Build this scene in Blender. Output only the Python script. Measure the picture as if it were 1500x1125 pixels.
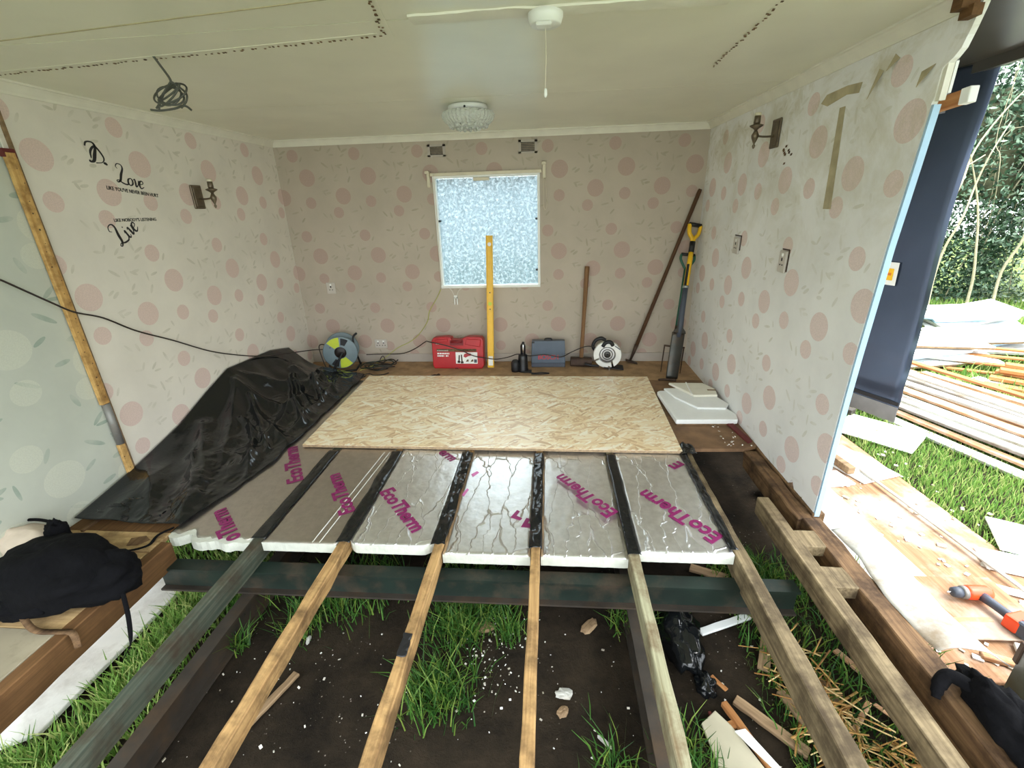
import bpy, bmesh, math, random
import numpy as np
from mathutils import Vector, Matrix, Euler, noise as mnoise

for _o in list(bpy.data.objects):
    bpy.data.objects.remove(_o, do_unlink=True)
SC = bpy.context.scene
COL = SC.collection

# ---------------------------------------------------------------- camera
cam_d = bpy.data.cameras.new('camera')
cam = bpy.data.objects.new('camera', cam_d)
COL.objects.link(cam)
cam_d.sensor_width = 36.0
cam_d.lens = 670.9 / 1500.0 * 36.0
cam_d.clip_start = 0.02
cam_d.clip_end = 200
_yaw, _pitch, _roll = 0.0878, -0.3735, 0.0307
_R = (Matrix.Rotation(_yaw, 3, 'Z') @ Matrix.Rotation(_pitch, 3, 'X') @ Matrix.Rotation(_roll, 3, 'Y'))
_M = Matrix((_R.col[0], _R.col[2], -_R.col[1])).transposed().to_4x4()
_M.translation = Vector((2.3994, -4.2832, 1.442))
cam.matrix_world = _M
SC.camera = cam

# ---------------------------------------------------------------- sky, sun, exposure
world = bpy.data.worlds.new('overcast_sky')
SC.world = world
world.use_nodes = True
_bg = world.node_tree.nodes['Background']
_bg.inputs[0].default_value = (0.90, 0.96, 1.0, 1)
# CIE overcast sky: three times brighter overhead than at the horizon
_wn, _wl = world.node_tree.nodes, world.node_tree.links
_tc = _wn.new('ShaderNodeTexCoord'); _sx = _wn.new('ShaderNodeSeparateXYZ')
_mx = _wn.new('ShaderNodeMath'); _mx.operation = 'MAXIMUM'; _mx.inputs[1].default_value = 0.0
_ma = _wn.new('ShaderNodeMath'); _ma.operation = 'MULTIPLY_ADD'
SKY = 10.0
_ma.inputs[1].default_value = SKY*2/3; _ma.inputs[2].default_value = SKY/3
_wl.new(_tc.outputs['Generated'], _sx.inputs[0]); _wl.new(_sx.outputs['Z'], _mx.inputs[0])
_wl.new(_mx.outputs[0], _ma.inputs[0]); _wl.new(_ma.outputs[0], _bg.inputs[1])
sun_d = bpy.data.lights.new('sun', 'SUN')
sun_d.energy = 4.0
sun_d.angle = math.radians(25)
sun_d.color = (1.0, 0.96, 0.9)
sun = bpy.data.objects.new('sun', sun_d)
COL.objects.link(sun)
sun.rotation_euler = Vector((-0.45, 0.15, -1.0)).to_track_quat('-Z', 'Y').to_euler()
SC.view_settings.view_transform = 'Standard'
SC.view_settings.look = 'None'
SC.view_settings.gamma = 1.0
SC.view_settings.use_curve_mapping = False
SC.view_settings.exposure = 0.0

W, H = 3.689, 2.01          # room width and ceiling height; back wall is y = 0, deck top z = 0
ZG, ZO = -0.38, -0.31       # soil under the floor, ground outside
rnd = random.Random(7)

# ---------------------------------------------------------------- helpers
class MB:
    """collects shapes; build() links them as one mesh object"""
    def __init__(s):
        s.v = []; s.f = []
    def add(s, vs, fs, M=None):
        o = len(s.v)
        s.v += [tuple(M @ Vector(p)) if M is not None else tuple(p) for p in vs]
        s.f += [tuple(i + o for i in f) for f in fs]
        return s
    def box(s, x0, x1, y0, y1, z0, z1, M=None):
        vs = [(x0,y0,z0),(x1,y0,z0),(x1,y1,z0),(x0,y1,z0),(x0,y0,z1),(x1,y0,z1),(x1,y1,z1),(x0,y1,z1)]
        fs = [(0,3,2,1),(4,5,6,7),(0,1,5,4),(1,2,6,5),(2,3,7,6),(3,0,4,7)]
        return s.add(vs, fs, M)
    def prism(s, poly, z0, z1, M=None):
        n = len(poly)
        vs = [(p[0], p[1], z0) for p in poly] + [(p[0], p[1], z1) for p in poly]
        fs = [tuple(range(n-1, -1, -1)), tuple(range(n, 2*n))]
        fs += [(i, (i+1) % n, n + (i+1) % n, n + i) for i in range(n)]
        return s.add(vs, fs, M)
    def tube(s, pts, r, seg=8, cap=True, M=None):
        pts = [Vector(p) for p in pts]
        n = len(pts)
        rs = r if isinstance(r, (list, tuple)) else [r]*n
        vs = []; fs = []
        up = None
        for i, p in enumerate(pts):
            t = (pts[min(i+1, n-1)] - pts[max(i-1, 0)])
            if t.length < 1e-9: t = Vector((0,0,1))
            t.normalize()
            if up is None:
                up = Vector((0,0,1)) if abs(t.z) < .9 else Vector((1,0,0))
            a = t.cross(up)
            if a.length < 1e-6: a = t.cross(Vector((0,1,0)))
            a.normalize(); b = a.cross(t).normalized(); up = b
            for k in range(seg):
                th = 2*math.pi*k/seg
                vs.append(p + (a*math.cos(th) + b*math.sin(th))*rs[i])
        for i in range(n-1):
            for k in range(seg):
                k2 = (k+1) % seg
                fs.append((i*seg+k, i*seg+k2, (i+1)*seg+k2, (i+1)*seg+k))
        if cap:
            fs.append(tuple(range(seg-1, -1, -1)))
            fs.append(tuple((n-1)*seg + k for k in range(seg)))
        return s.add(vs, fs, M)
    def lathe(s, prof, seg=24, M=None, cap=True):
        vs = []; fs = []
        n = len(prof)
        for r, z in prof:
            for k in range(seg):
                th = 2*math.pi*k/seg
                vs.append((r*math.cos(th), r*math.sin(th), z))
        for i in range(n-1):
            for k in range(seg):
                k2 = (k+1) % seg
                fs.append((i*seg+k, i*seg+k2, (i+1)*seg+k2, (i+1)*seg+k))
        if cap:
            fs.append(tuple(range(seg-1, -1, -1)))
            fs.append(tuple((n-1)*seg + k for k in range(seg)))
        return s.add(vs, fs, M)
    def grid(s, fn, nu, nv, M=None):
        vs = [fn(i/nu, j/nv) for j in range(nv+1) for i in range(nu+1)]
        fs = [(j*(nu+1)+i, j*(nu+1)+i+1, (j+1)*(nu+1)+i+1, (j+1)*(nu+1)+i) for j in range(nv) for i in range(nu)]
        return s.add(vs, fs, M)
    def ball(s, c, r, seg=12, rings=8, M=None):
        r = r if isinstance(r, (tuple, list)) else (r, r, r)
        prof = [(math.sin(math.pi*i/rings), -math.cos(math.pi*i/rings)) for i in range(rings+1)]
        prof[0] = (1e-4, -1); prof[-1] = (1e-4, 1)
        T = Matrix.Translation(c) @ Matrix.Diagonal((r[0], r[1], r[2], 1))
        if M is not None: T = M @ T
        return s.lathe(prof, seg, T)
    def build(s, name, mat, parent=None, smooth=False, bevel=0.0, bseg=1, solid=0.0, sub=0, rough=0.0, rscale=20.0):
        me = bpy.data.meshes.new(name)
        me.from_pydata(s.v, [], s.f)
        if bevel or sub or rough:
            bm = bmesh.new(); bm.from_mesh(me)
            if sub:
                bmesh.ops.subdivide_edges(bm, edges=[e for e in bm.edges if e.calc_length() > sub], cuts=3, use_grid_fill=True)
                for _ in range(3):
                    ee = [e for e in bm.edges if e.calc_length() > sub]
                    if not ee: break
                    bmesh.ops.subdivide_edges(bm, edges=ee, cuts=1, use_grid_fill=True)
            if rough:
                for v in bm.verts:
                    n = mnoise.noise_vector(v.co*rscale)
                    v.co += n*rough
            if bevel:
                es = [e for e in bm.edges if len(e.link_faces) == 2 and e.calc_face_angle(0) > 0.6]
                bmesh.ops.bevel(bm, geom=es, offset=bevel, segments=bseg, affect='EDGES', profile=.6)
            bm.to_mesh(me); bm.free()
        me.validate(); me.update()
        o = bpy.data.objects.new(name, me)
        COL.objects.link(o)
        if mat: me.materials.append(mat)
        if smooth:
            me.polygons.foreach_set('use_smooth', [True]*len(me.polygons))
        if solid:
            md = o.modifiers.new('solid', 'SOLIDIFY'); md.thickness = solid; md.offset = 0
        if parent is not None: o.parent = parent
        return o

def fast_mesh(name, verts, faces, mat, parent=None, smooth=False):
    """verts (N,3) array, faces (M,k) array with constant k"""
    me = bpy.data.meshes.new(name)
    nv, (nf, k) = len(verts), faces.shape
    me.vertices.add(nv); me.vertices.foreach_set('co', np.ascontiguousarray(verts, dtype=np.float32).ravel())
    me.loops.add(nf*k); me.loops.foreach_set('vertex_index', np.ascontiguousarray(faces, dtype=np.int32).ravel())
    me.polygons.add(nf)
    me.polygons.foreach_set('loop_start', np.arange(0, nf*k, k, dtype=np.int32))
    me.update(calc_edges=True); me.validate()
    me.materials.append(mat)
    o = bpy.data.objects.new(name, me); COL.objects.link(o)
    if parent is not None: o.parent = parent
    return o

def tag(o, label=None, cat=None, group=None, kind=None):
    if label: o['label'] = label
    if cat: o['category'] = cat
    if group: o['group'] = group
    if kind: o['kind'] = kind
    return o

def thing(name, label, cat, loc=(0,0,0), rot=(0,0,0), group=None, kind=None):
    o = bpy.data.objects.new(name, None); COL.objects.link(o)
    o.empty_display_size = .05
    o.location = loc
    if isinstance(rot, Matrix):
        o.matrix_world = Matrix.Translation(loc) @ rot.to_4x4()
    else:
        o.rotation_euler = rot
    return tag(o, label, cat, group, kind)

def RM(x=0, y=0, z=0):
    return Euler((x, y, z)).to_matrix().to_4x4()
def TM(x, y, z): return Matrix.Translation((x, y, z))
def frame(o, xd, yd):
    """matrix with origin o, local X along xd and local Y close to yd"""
    x = Vector(xd).normalized(); z = x.cross(Vector(yd)).normalized(); y = z.cross(x)
    m = Matrix((x, y, z)).transposed().to_4x4(); m.translation = Vector(o)
    return m
def smooth_path(pts, k=6):
    pts = [Vector(p) for p in pts]
    out = []
    n = len(pts)
    for i in range(n-1):
        p0, p1, p2, p3 = pts[max(i-1,0)], pts[i], pts[i+1], pts[min(i+2,n-1)]
        for j in range(k):
            t = j/k
            out.append(.5*((2*p1) + (p2-p0)*t + (2*p0-5*p1+4*p2-p3)*t*t + (3*p1-p0-3*p2+p3)*t**3))
    out.append(pts[-1])
    return out

# ---------------------------------------------------------------- materials
def nt_new(name):
    m = bpy.data.materials.new(name); m.use_nodes = True
    nt = m.node_tree
    return m, nt, nt.nodes, nt.links, nt.nodes['Principled BSDF']
def lin(c):
    return tuple(((x/12.92) if x <= .04045 else ((x+.055)/1.055)**2.4) for x in (v/255 for v in c))
def set_bump(nt, bsdf, src, strength=.3, dist=.01):
    b = nt.nodes.new('ShaderNodeBump'); b.inputs['Strength'].default_value = strength
    b.inputs['Distance'].default_value = dist
    nt.links.new(src, b.inputs['Height']); nt.links.new(b.outputs[0], bsdf.inputs['Normal'])
def ramp(nt, src, stops):
    r = nt.nodes.new('ShaderNodeValToRGB')
    e = r.color_ramp.elements
    while len(e) < len(stops): e.new(.5)
    for el, (p, c) in zip(e, stops):
        el.position = p; el.color = (*c, 1)
    nt.links.new(src, r.inputs[0])
    return r.outputs[0]
def tex(nt, kind, scale, vec=None, **kw):
    n = nt.nodes.new('ShaderNodeTex' + kind)
    n.inputs['Scale'].default_value = scale
    for k, v in kw.items():
        if k in n.inputs: n.inputs[k].default_value = v
    if vec is not None: nt.links.new(vec, n.inputs['Vector'])
    return n
def coords(nt, scale=(1,1,1), rot=(0,0,0), loc=(0,0,0)):
    tc = nt.nodes.new('ShaderNodeTexCoord')
    mp = nt.nodes.new('ShaderNodeMapping')
    mp.inputs['Scale'].default_value = scale; mp.inputs['Rotation'].default_value = rot
    mp.inputs['Location'].default_value = loc
    nt.links.new(tc.outputs['Object'], mp.inputs[0])
    return mp.outputs[0]
def mix(nt, a, b, fac, mode='MIX'):
    n = nt.nodes.new('ShaderNodeMix'); n.data_type = 'RGBA'; n.blend_type = mode
    for sock, val in ((n.inputs[6], a), (n.inputs[7], b), (n.inputs[0], fac)):
        if hasattr(val, 'is_output'): nt.links.new(val, sock)
        elif isinstance(val, (int, float)): sock.default_value = val
        else: sock.default_value = (*val, 1)
    return n.outputs[2]
def math_(nt, op, a, b=0, c=None):
    n = nt.nodes.new('ShaderNodeMath'); n.operation = op
    for i, v in enumerate((a, b, c)):
        if v is None: continue
        if hasattr(v, 'is_output'): nt.links.new(v, n.inputs[i])
        else: n.inputs[i].default_value = v
    return n.outputs[0]

def plain(name, rgb, rough=.6, metal=0.0, var=.12, scale=12, bump=0, bscale=60, spec=.5, dirt=None, dirt_amt=.5):
    m, nt, N, L, B = nt_new(name)
    c = lin(rgb)
    v = coords(nt)
    nz = tex(nt, 'Noise', scale, v, Detail=4.0)
    col = ramp(nt, nz.outputs[0], [(.3, tuple(x*(1-var) for x in c)), (.7, tuple(min(1, x*(1+var)) for x in c))])
    if dirt:
        d = tex(nt, 'Noise', scale*.6, v, Detail=8.0, Roughness=.7)
        f = ramp(nt, d.outputs[0], [(.48, (0,0,0)), (.66, (dirt_amt,)*3)])
        col = mix(nt, col, lin(dirt), f)
    L.new(col, B.inputs['Base Color'])
    B.inputs['Roughness'].default_value = rough; B.inputs['Metallic'].default_value = metal
    B.inputs['Specular IOR Level'].default_value = spec
    if bump:
        bn = tex(nt, 'Noise', bscale, v, Detail=3.0)
        set_bump(nt, B, bn.outputs[0], bump)
    return m

def wood(name, dark, light, axis='y', rough=.75, grain=60, dirt=None, dirt_amt=.6, bump=.35, dscale=7):
    m, nt, N, L, B = nt_new(name)
    s = {'x': (2, grain, grain), 'y': (grain, 2, grain), 'z': (grain, grain, 2)}[axis]
    v = coords(nt, s)
    g = tex(nt, 'Noise', 1.0, v, Detail=5.0, Roughness=.65)
    col = ramp(nt, g.outputs[0], [(.28, lin(dark)), (.72, lin(light))])
    v2 = coords(nt)
    n2 = tex(nt, 'Noise', dscale, v2, Detail=6.0, Roughness=.65)
    if dirt:
        f = ramp(nt, n2.outputs[0], [(.44, (0,0,0)), (.64, (dirt_amt,)*3)])
        col = mix(nt, col, lin(dirt), f)
    L.new(col, B.inputs['Base Color'])
    B.inputs['Roughness'].default_value = rough; B.inputs['Specular IOR Level'].default_value = .25
    set_bump(nt, B, g.outputs[0], bump, .004)
    return m

# one 0.555 x 0.67 m wallpaper repeat: dots (u, v, r) and leaves (u, v, angle, length, width) in metres
DOTS = [(0,0,.050), (.100,-.178,.071), (-.150,-.335,.069), (.098,-.384,.048), (-.213,-.470,.047)]
_LC = [(490,285,-38,36,9),(558,312,-80,34,8),(618,290,12,30,9),(577,375,48,24,8),(572,410,5,20,10),(440,165,-12,24,8),
       (545,172,42,26,8),(452,512,-60,22,9),(490,512,8,24,9),(1010,492,10,30,7),(640,822,-72,34,9),(680,852,24,32,9),
       (560,882,-2,24,7),(657,890,28,22,8),(605,977,-28,26,8),(735,998,14,26,8),(686,1005,-86,28,6),(690,1082,62,28,9),
       (480,712,-72,26,9),(478,828,62,24,8),(330,560,-35,34,7),(425,700,-50,30,7),(700,672,12,34,8),(765,735,48,26,8),
       (835,232,60,24,8),(460,400,35,26,10),(985,385,30,22,8),(760,640,-70,20,7)]
LEAVES = [((x-765)*.00101, -(y-203)*.00099, a, l*.00101, w*.00095) for x, y, a, l, w in _LC]
def wallpaper(name, axis, sign, u0, pu, v0, base, dotc, leafc, pv=.67, stain=0.0, dots=DOTS, leaves=LEAVES, dot_mix=.9):
    m, nt, N, L, B = nt_new(name)
    tc = N.new('ShaderNodeTexCoord'); sp = N.new('ShaderNodeSeparateXYZ')
    L.new(tc.outputs['Object'], sp.inputs[0])
    u = math_(nt, 'MULTIPLY', math_(nt, 'SUBTRACT', sp.outputs[axis.upper()], u0), sign*.555/pu)
    v = math_(nt, 'SUBTRACT', sp.outputs['Z'], v0)
    cb = N.new('ShaderNodeCombineXYZ'); L.new(u, cb.inputs[0]); L.new(v, cb.inputs[1])
    def local(cx, cy):
        a = N.new('ShaderNodeVectorMath'); a.operation = 'SUBTRACT'
        L.new(cb.outputs[0], a.inputs[0]); a.inputs[1].default_value = (cx, cy, 0)
        w = N.new('ShaderNodeVectorMath'); w.operation = 'WRAP'
        L.new(a.outputs[0], w.inputs[0])
        w.inputs[1].default_value = (.2775, pv/2, 1); w.inputs[2].default_value = (-.2775, -pv/2, -1)
        return w.outputs[0]
    def length(vec):
        n = N.new('ShaderNodeVectorMath'); n.operation = 'LENGTH'; L.new(vec, n.inputs[0]); return n.outputs['Value']
    dm = None
    for x, y, r in dots:
        k = math_(nt, 'LESS_THAN', length(local(x, y)), r)
        dm = k if dm is None else math_(nt, 'MAXIMUM', dm, k)
    lm = None
    for x, y, a, l, w in leaves:
        mp = N.new('ShaderNodeMapping'); mp.vector_type = 'TEXTURE'
        L.new(local(x, y), mp.inputs[0])
        mp.inputs['Rotation'].default_value = (0, 0, math.radians(a)); mp.inputs['Scale'].default_value = (l, w, 1)
        k = math_(nt, 'LESS_THAN', length(mp.outputs[0]), 1.0)
        lm = k if lm is None else math_(nt, 'MAXIMUM', lm, k)
    n1 = tex(nt, 'Noise', 2.2, tc.outputs['Object'], Detail=5.0, Roughness=.6)
    b1 = lin(base); b2 = tuple(x*.9 for x in b1)
    col = ramp(nt, n1.outputs[0], [(.35, b2), (.6, b1)])
    n2 = tex(nt, 'Noise', 9.0, tc.outputs['Object'], Detail=3.0)
    fade = ramp(nt, n2.outputs[0], [(.35, (.15,)*3), (.65, (.7,)*3)])
    col = mix(nt, col, lin(leafc), math_(nt, 'MULTIPLY', lm, fade))
    n3 = tex(nt, 'Noise', 160.0, tc.outputs['Object'], Detail=1.0)
    dcol = ramp(nt, n3.outputs[0], [(.4, tuple(x*.95 for x in lin(dotc))), (.6, tuple(min(1, x*1.05) for x in lin(dotc)))])
    col = mix(nt, col, dcol, math_(nt, 'MULTIPLY', dm, dot_mix))
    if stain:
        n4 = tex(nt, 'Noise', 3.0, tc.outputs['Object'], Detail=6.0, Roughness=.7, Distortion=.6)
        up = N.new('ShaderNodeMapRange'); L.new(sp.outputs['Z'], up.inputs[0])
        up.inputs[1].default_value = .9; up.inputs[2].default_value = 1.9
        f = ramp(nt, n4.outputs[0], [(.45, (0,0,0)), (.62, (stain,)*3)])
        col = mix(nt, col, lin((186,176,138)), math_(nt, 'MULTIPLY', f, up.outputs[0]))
    L.new(col, B.inputs['Base Color'])
    B.inputs['Roughness'].default_value = .7; B.inputs['Specular IOR Level'].default_value = .25
    n5 = tex(nt, 'Noise', 30.0, tc.outputs['Object'], Detail=4.0)
    set_bump(nt, B, n5.outputs[0], .12, .006)
    return m

def osb_mat(name):
    m, nt, N, L, B = nt_new(name)
    col = None
    for i, (th, sx, sy) in enumerate(((.15, 9, 55), (1.25, 9, 50), (-.75, 8, 48), (2.3, 10, 60), (.6, 7, 42), (-.25, 8, 60))):
        v = coords(nt, (sx, sy, 1), (0, 0, 0), (i*3.7, i*1.3, 0))
        tcn = v.node.inputs[0].links[0].from_node
        r = N.new('ShaderNodeVectorRotate'); r.rotation_type = 'Z_AXIS'; r.inputs['Angle'].default_value = th
        L.new(tcn.outputs['Object'], r.inputs['Vector'])
        for l in list(v.node.inputs[0].links): L.remove(l)
        L.new(r.outputs[0], v.node.inputs[0])
        vo = tex(nt, 'Voronoi', 1.0, v)
        sp = N.new('ShaderNodeSeparateColor'); L.new(vo.outputs['Color'], sp.inputs[0])
        c = ramp(nt, sp.outputs[0], [(0.0, lin((210,176,132))), (.25, lin((236,208,164))), (.6, lin((247,228,190))), (.97, lin((255,247,226)))])
        if col is None: col = c
        else:
            f = math_(nt, 'GREATER_THAN', sp.outputs[1], .62 if i < 4 else .8)
            col = mix(nt, col, c, f)
    L.new(col, B.inputs['Base Color'])
    B.inputs['Roughness'].default_value = .34; B.inputs['Specular IOR Level'].default_value = 1.0
    n = tex(nt, 'Noise', 35.0, coords(nt), Detail=4.0)
    set_bump(nt, B, n.outputs[0], .25, .004)
    return m

def foil_mat(name, rough=.24, tint=(225,222,218), crease=.5, cr_scale=(9, 1.6, 1), bump=.5):
    m, nt, N, L, B = nt_new(name)
    v = coords(nt)
    n1 = tex(nt, 'Noise', 26.0, v, Detail=5.0, Roughness=.65)
    col = ramp(nt, n1.outputs[0], [(.3, tuple(x*.82 for x in lin(tint))), (.65, lin(tint))])
    L.new(col, B.inputs['Base Color'])
    B.inputs['Metallic'].default_value = .96
    rr = N.new('ShaderNodeMapRange'); L.new(n1.outputs[0], rr.inputs[0])
    rr.inputs[3].default_value = rough*.8; rr.inputs[4].default_value = rough*1.35
    L.new(rr.outputs[0], B.inputs['Roughness'])
    # creases run along the board
    vo = tex(nt, 'Voronoi', 1.0, coords(nt, cr_scale)); vo.feature = 'DISTANCE_TO_EDGE'
    dn = tex(nt, 'Noise', 14.0, v, Detail=2.0)
    va = N.new('ShaderNodeVectorMath'); va.operation = 'MULTIPLY_ADD'
    L.new(dn.outputs['Color'], va.inputs[0]); va.inputs[1].default_value = (.8, .2, 0)
    L.new(vo.inputs['Vector'].links[0].from_socket, va.inputs[2]); L.new(va.outputs[0], vo.inputs['Vector'])
    e = ramp(nt, vo.outputs['Distance'], [(0.0, (crease,)*3), (.022, (0,0,0))])
    h = math_(nt, 'ADD', e, math_(nt, 'MULTIPLY', tex(nt, 'Noise', 11.0, v, Detail=3.0).outputs[0], .55))
    set_bump(nt, B, h, bump, .014)
    return m

def plastic_black(name, rough=.22):
    m, nt, N, L, B = nt_new(name)
    v = coords(nt)
    B.inputs['Base Color'].default_value = (.006, .007, .008, 1)
    B.inputs['Roughness'].default_value = rough; B.inputs['Specular IOR Level'].default_value = .5
    n1 = tex(nt, 'Noise', 16.0, v, Detail=5.0, Roughness=.55, Distortion=1.2)
    set_bump(nt, B, n1.outputs[0], .12, .02)
    return m

def soil_mat(name, dark, light, speck=(215,205,190)):
    m, nt, N, L, B = nt_new(name)
    v = coords(nt)
    n1 = tex(nt, 'Noise', 5.0, v, Detail=9.0, Roughness=.7)
    col = ramp(nt, n1.outputs[0], [(.32, lin(dark)), (.68, lin(light))])
    vo = tex(nt, 'Voronoi', 38.0, v)
    f = ramp(nt, vo.outputs['Distance'], [(.0, (1,)*3), (.13, (0,0,0))])
    n2 = tex(nt, 'Noise', 3.0, v, Detail=3.0)
    g = ramp(nt, n2.outputs[0], [(.52, (0,0,0)), (.62, (1,)*3)])
    col = mix(nt, col, lin(speck), math_(nt, 'MULTIPLY', f, math_(nt, 'MULTIPLY', g, .7)))
    L.new(col, B.inputs['Base Color']); B.inputs['Roughness'].default_value = .95
    B.inputs['Specular IOR Level'].default_value = .15
    n3 = tex(nt, 'Noise', 28.0, v, Detail=8.0, Roughness=.75)
    set_bump(nt, B, n3.outputs[0], .8, .02)
    return m

def leaf_mat(name, a, b, c=None, trans=.25):
    m, nt, N, L, B = nt_new(name)
    g = N.new('ShaderNodeNewGeometry')
    stops = [(0, lin(a)), (.6, lin(b))] + ([(.95, lin(c))] if c else [])
    col = ramp(nt, g.outputs['Random Per Island'], stops)
    L.new(col, B.inputs['Base Color']); B.inputs['Roughness'].default_value = .55
    B.inputs['Specular IOR Level'].default_value = .35
    t = N.new('ShaderNodeBsdfTranslucent'); L.new(col, t.inputs[0])
    ms = N.new('ShaderNodeMixShader'); ms.inputs[0].default_value = trans
    L.new(B.outputs[0], ms.inputs[1]); L.new(t.outputs[0], ms.inputs[2])
    L.new(ms.outputs[0], N['Material Output'].inputs[0])
    return m

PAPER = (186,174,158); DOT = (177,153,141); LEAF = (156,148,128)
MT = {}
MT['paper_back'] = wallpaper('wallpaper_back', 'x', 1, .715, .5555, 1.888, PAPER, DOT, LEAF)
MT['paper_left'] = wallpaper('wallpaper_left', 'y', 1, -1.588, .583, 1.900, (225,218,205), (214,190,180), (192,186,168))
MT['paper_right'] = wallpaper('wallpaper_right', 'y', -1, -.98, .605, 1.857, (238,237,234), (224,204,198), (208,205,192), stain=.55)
GD = [(x, y, r*1.25) for x, y, r in DOTS]
GL = [(x, y, a, l*1.5, w*1.4) for x, y, a, l, w in LEAVES[::2]]
MT['paper_green'] = wallpaper('wallpaper_green', 'y', 1, -2.62, .62, 1.75, (192,195,182), (204,205,188), (132,150,136), dots=GD, leaves=GL, dot_mix=.5)
MT['skirting'] = plain('painted_skirting', (176,166,155), .6, var=.08, scale=6)
MT['ceiling'] = plain('ceiling_gloss_paint', (230,227,208), .30, var=.05, scale=2.5, bump=.08, bscale=7)
MT['seam'] = plain('ceiling_seam', (120,112,92), .8, var=.2, scale=20)
MT['cornice'] = plain('cornice_paint', (228,224,208), .55, var=.05, scale=10)
MT['white'] = plain('white_paint', (236,236,230), .5, var=.04)
MT['white_plastic'] = plain('white_plastic', (232,232,226), .35, var=.03)
MT['cream_plastic'] = plain('cream_plastic', (214,204,178), .45, var=.06)
MT['brass'] = plain('aged_pewter', (112,100,84), .42, .75, var=.25, scale=30)
MT['black'] = plain('black_rubber', (22,22,24), .55, var=.2)
MT['blackgloss'] = plain('black_plastic_shell', (20,21,24), .35, var=.2)
MT['ink'] = plain('black_vinyl_lettering', (26,24,26), .6, var=.05)
MT['chipboard'] = plain('chipboard_deck', (168,136,100), .8, var=.22, scale=9, bump=.3, bscale=120, dirt=(118,92,66), dirt_amt=.6)
MT['chip_dark'] = plain('stained_chipboard', (128,98,70), .8, var=.22, scale=9, bump=.3, bscale=120, dirt=(92,68,48), dirt_amt=.7)
MT['osb'] = osb_mat('osb_strands')
MT['osb_edge'] = plain('osb_edge', (150,128,100), .8, var=.3, scale=60, bump=.4, bscale=200)
MT['foil_wall_tint'] = foil_mat('foil_wall_tint', .34, (200,192,184), crease=.10, bump=.25)  # smoother foil; the brownish tint paints in the wall's reflection
MT['foil'] = foil_mat('foil_creased', .36, (246,246,246), crease=.55, bump=.5, cr_scale=(11,2.0,1))
MT['foam'] = plain('foam_core', (198,200,188), .85, var=.08, scale=14, bump=.4, bscale=40)
MT['magenta'] = plain('magenta_print', (126,28,88), .5, var=.06)
MT['pinkprint'] = plain('pale_magenta_print', (214,120,180), .5, var=.06)
MT['membrane'] = plastic_black('black_membrane', .15)
MT['sheet'] = plastic_black('black_polythene', .07)
MT['joist'] = wood('weathered_joist', (134,100,62), (204,166,112), 'y', dirt=(84,64,42), dirt_amt=.8)
MT['joist_green'] = wood('green_painted_joist', (44,56,48), (92,94,80), 'y', dirt=(62,50,38), dirt_amt=.85)
MT['joist_dark'] = wood('dark_grey_joist', (86,72,52), (158,140,108), 'y', dirt=(64,52,38), dirt_amt=.8)
MT['rim'] = wood('rotten_rim_timber', (78,56,38), (140,110,78), 'y', dirt=(46,32,22), dirt_amt=.8)
MT['brownwood'] = wood('brown_bearer', (82,58,34), (124,90,56), 'y', dirt=(84,58,34), dirt_amt=.6)
MT['plank'] = wood('deck_plank', (158,126,84), (206,176,128), 'x', dirt=(96,72,46), dirt_amt=.7)
MT['batten'] = wood('bare_batten', (176,132,72), (220,182,118), 'z', dirt=(110,76,40), dirt_amt=.6, dscale=16)
MT['greensteel'] = plain('green_painted_steel', (20,34,28), .55, .0, var=.3, scale=8, dirt=(70,58,46), dirt_amt=.8)
MT['steel_dark'] = plain('dirty_dark_steel', (62,56,50), .6, .3, var=.3, scale=8, dirt=(84,66,48), dirt_amt=.7)
MT['soil'] = soil_mat('soil', (25,21,16), (56,47,36))
MT['lawn_soil'] = soil_mat('lawn_soil', (80,98,48), (116,130,72))
MT['whiteboard'] = plain('dirty_white_board', (232,232,226), .55, var=.05, scale=6, dirt=(150,140,124), dirt_amt=.45)
MT['polystyrene'] = plain('white_polystyrene', (238,240,238), .6, var=.03, bump=.15, bscale=120)
MT['rawedge'] = plain('raw_fibre_edge', (128,104,76), .9, var=.3, scale=40)
MT['blueedge'] = plain('pale_blue_foam_edge', (168,200,224), .6, var=.08)
MT['bluepipe'] = plain('blue_foam_pipe', (120,168,214), .6, var=.1)
MT['navy'] = plain('navy_cladding', (72,82,100), .2, .6, var=.2, scale=2, bump=.1, bscale=3)
MT['greymetal'] = plain('grey_painted_metal', (130,128,124), .45, .3, var=.15, scale=5, dirt=(110,72,46), dirt_amt=.6)
MT['soffit'] = plain('grey_soffit', (74,70,62), .3, var=.15, scale=4)
MT['redplastic'] = plain('red_case_plastic', (176,24,30), .38, var=.08)
MT['darkred'] = plain('dark_red_recess', (120,14,20), .5, var=.08)
MT['greycase'] = plain('blue_grey_case_plastic', (78,90,104), .45, var=.08)
MT['boschred'] = plain('red_logo_print', (176,52,58), .5, var=.05)
MT['yellow'] = plain('yellow_enamel', (232,182,28), .38, var=.06)
MT['lime'] = plain('lime_plastic', (190,204,52), .45, var=.08)
MT['reelgrey'] = plain('grey_reel_plastic', (112,128,134), .45, var=.1)
MT['handle'] = wood('worn_tool_handle', (92,64,42), (148,112,78), 'z')
MT['handle_dark'] = wood('dark_tool_handle', (56,38,26), (98,70,48), 'z')
MT['iron'] = plain('rusty_iron', (74,58,48), .65, .5, var=.35, scale=18)
MT['toolsteel'] = plain('grey_steel_blade', (76,76,72), .42, .7, var=.25, scale=10, dirt=(96,70,48), dirt_amt=.6)
MT['chrome'] = plain('bright_steel', (190,192,194), .22, .95, var=.06)
MT['greenhandle'] = plain('green_plastic_handle', (30,92,72), .45, var=.12)
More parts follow.
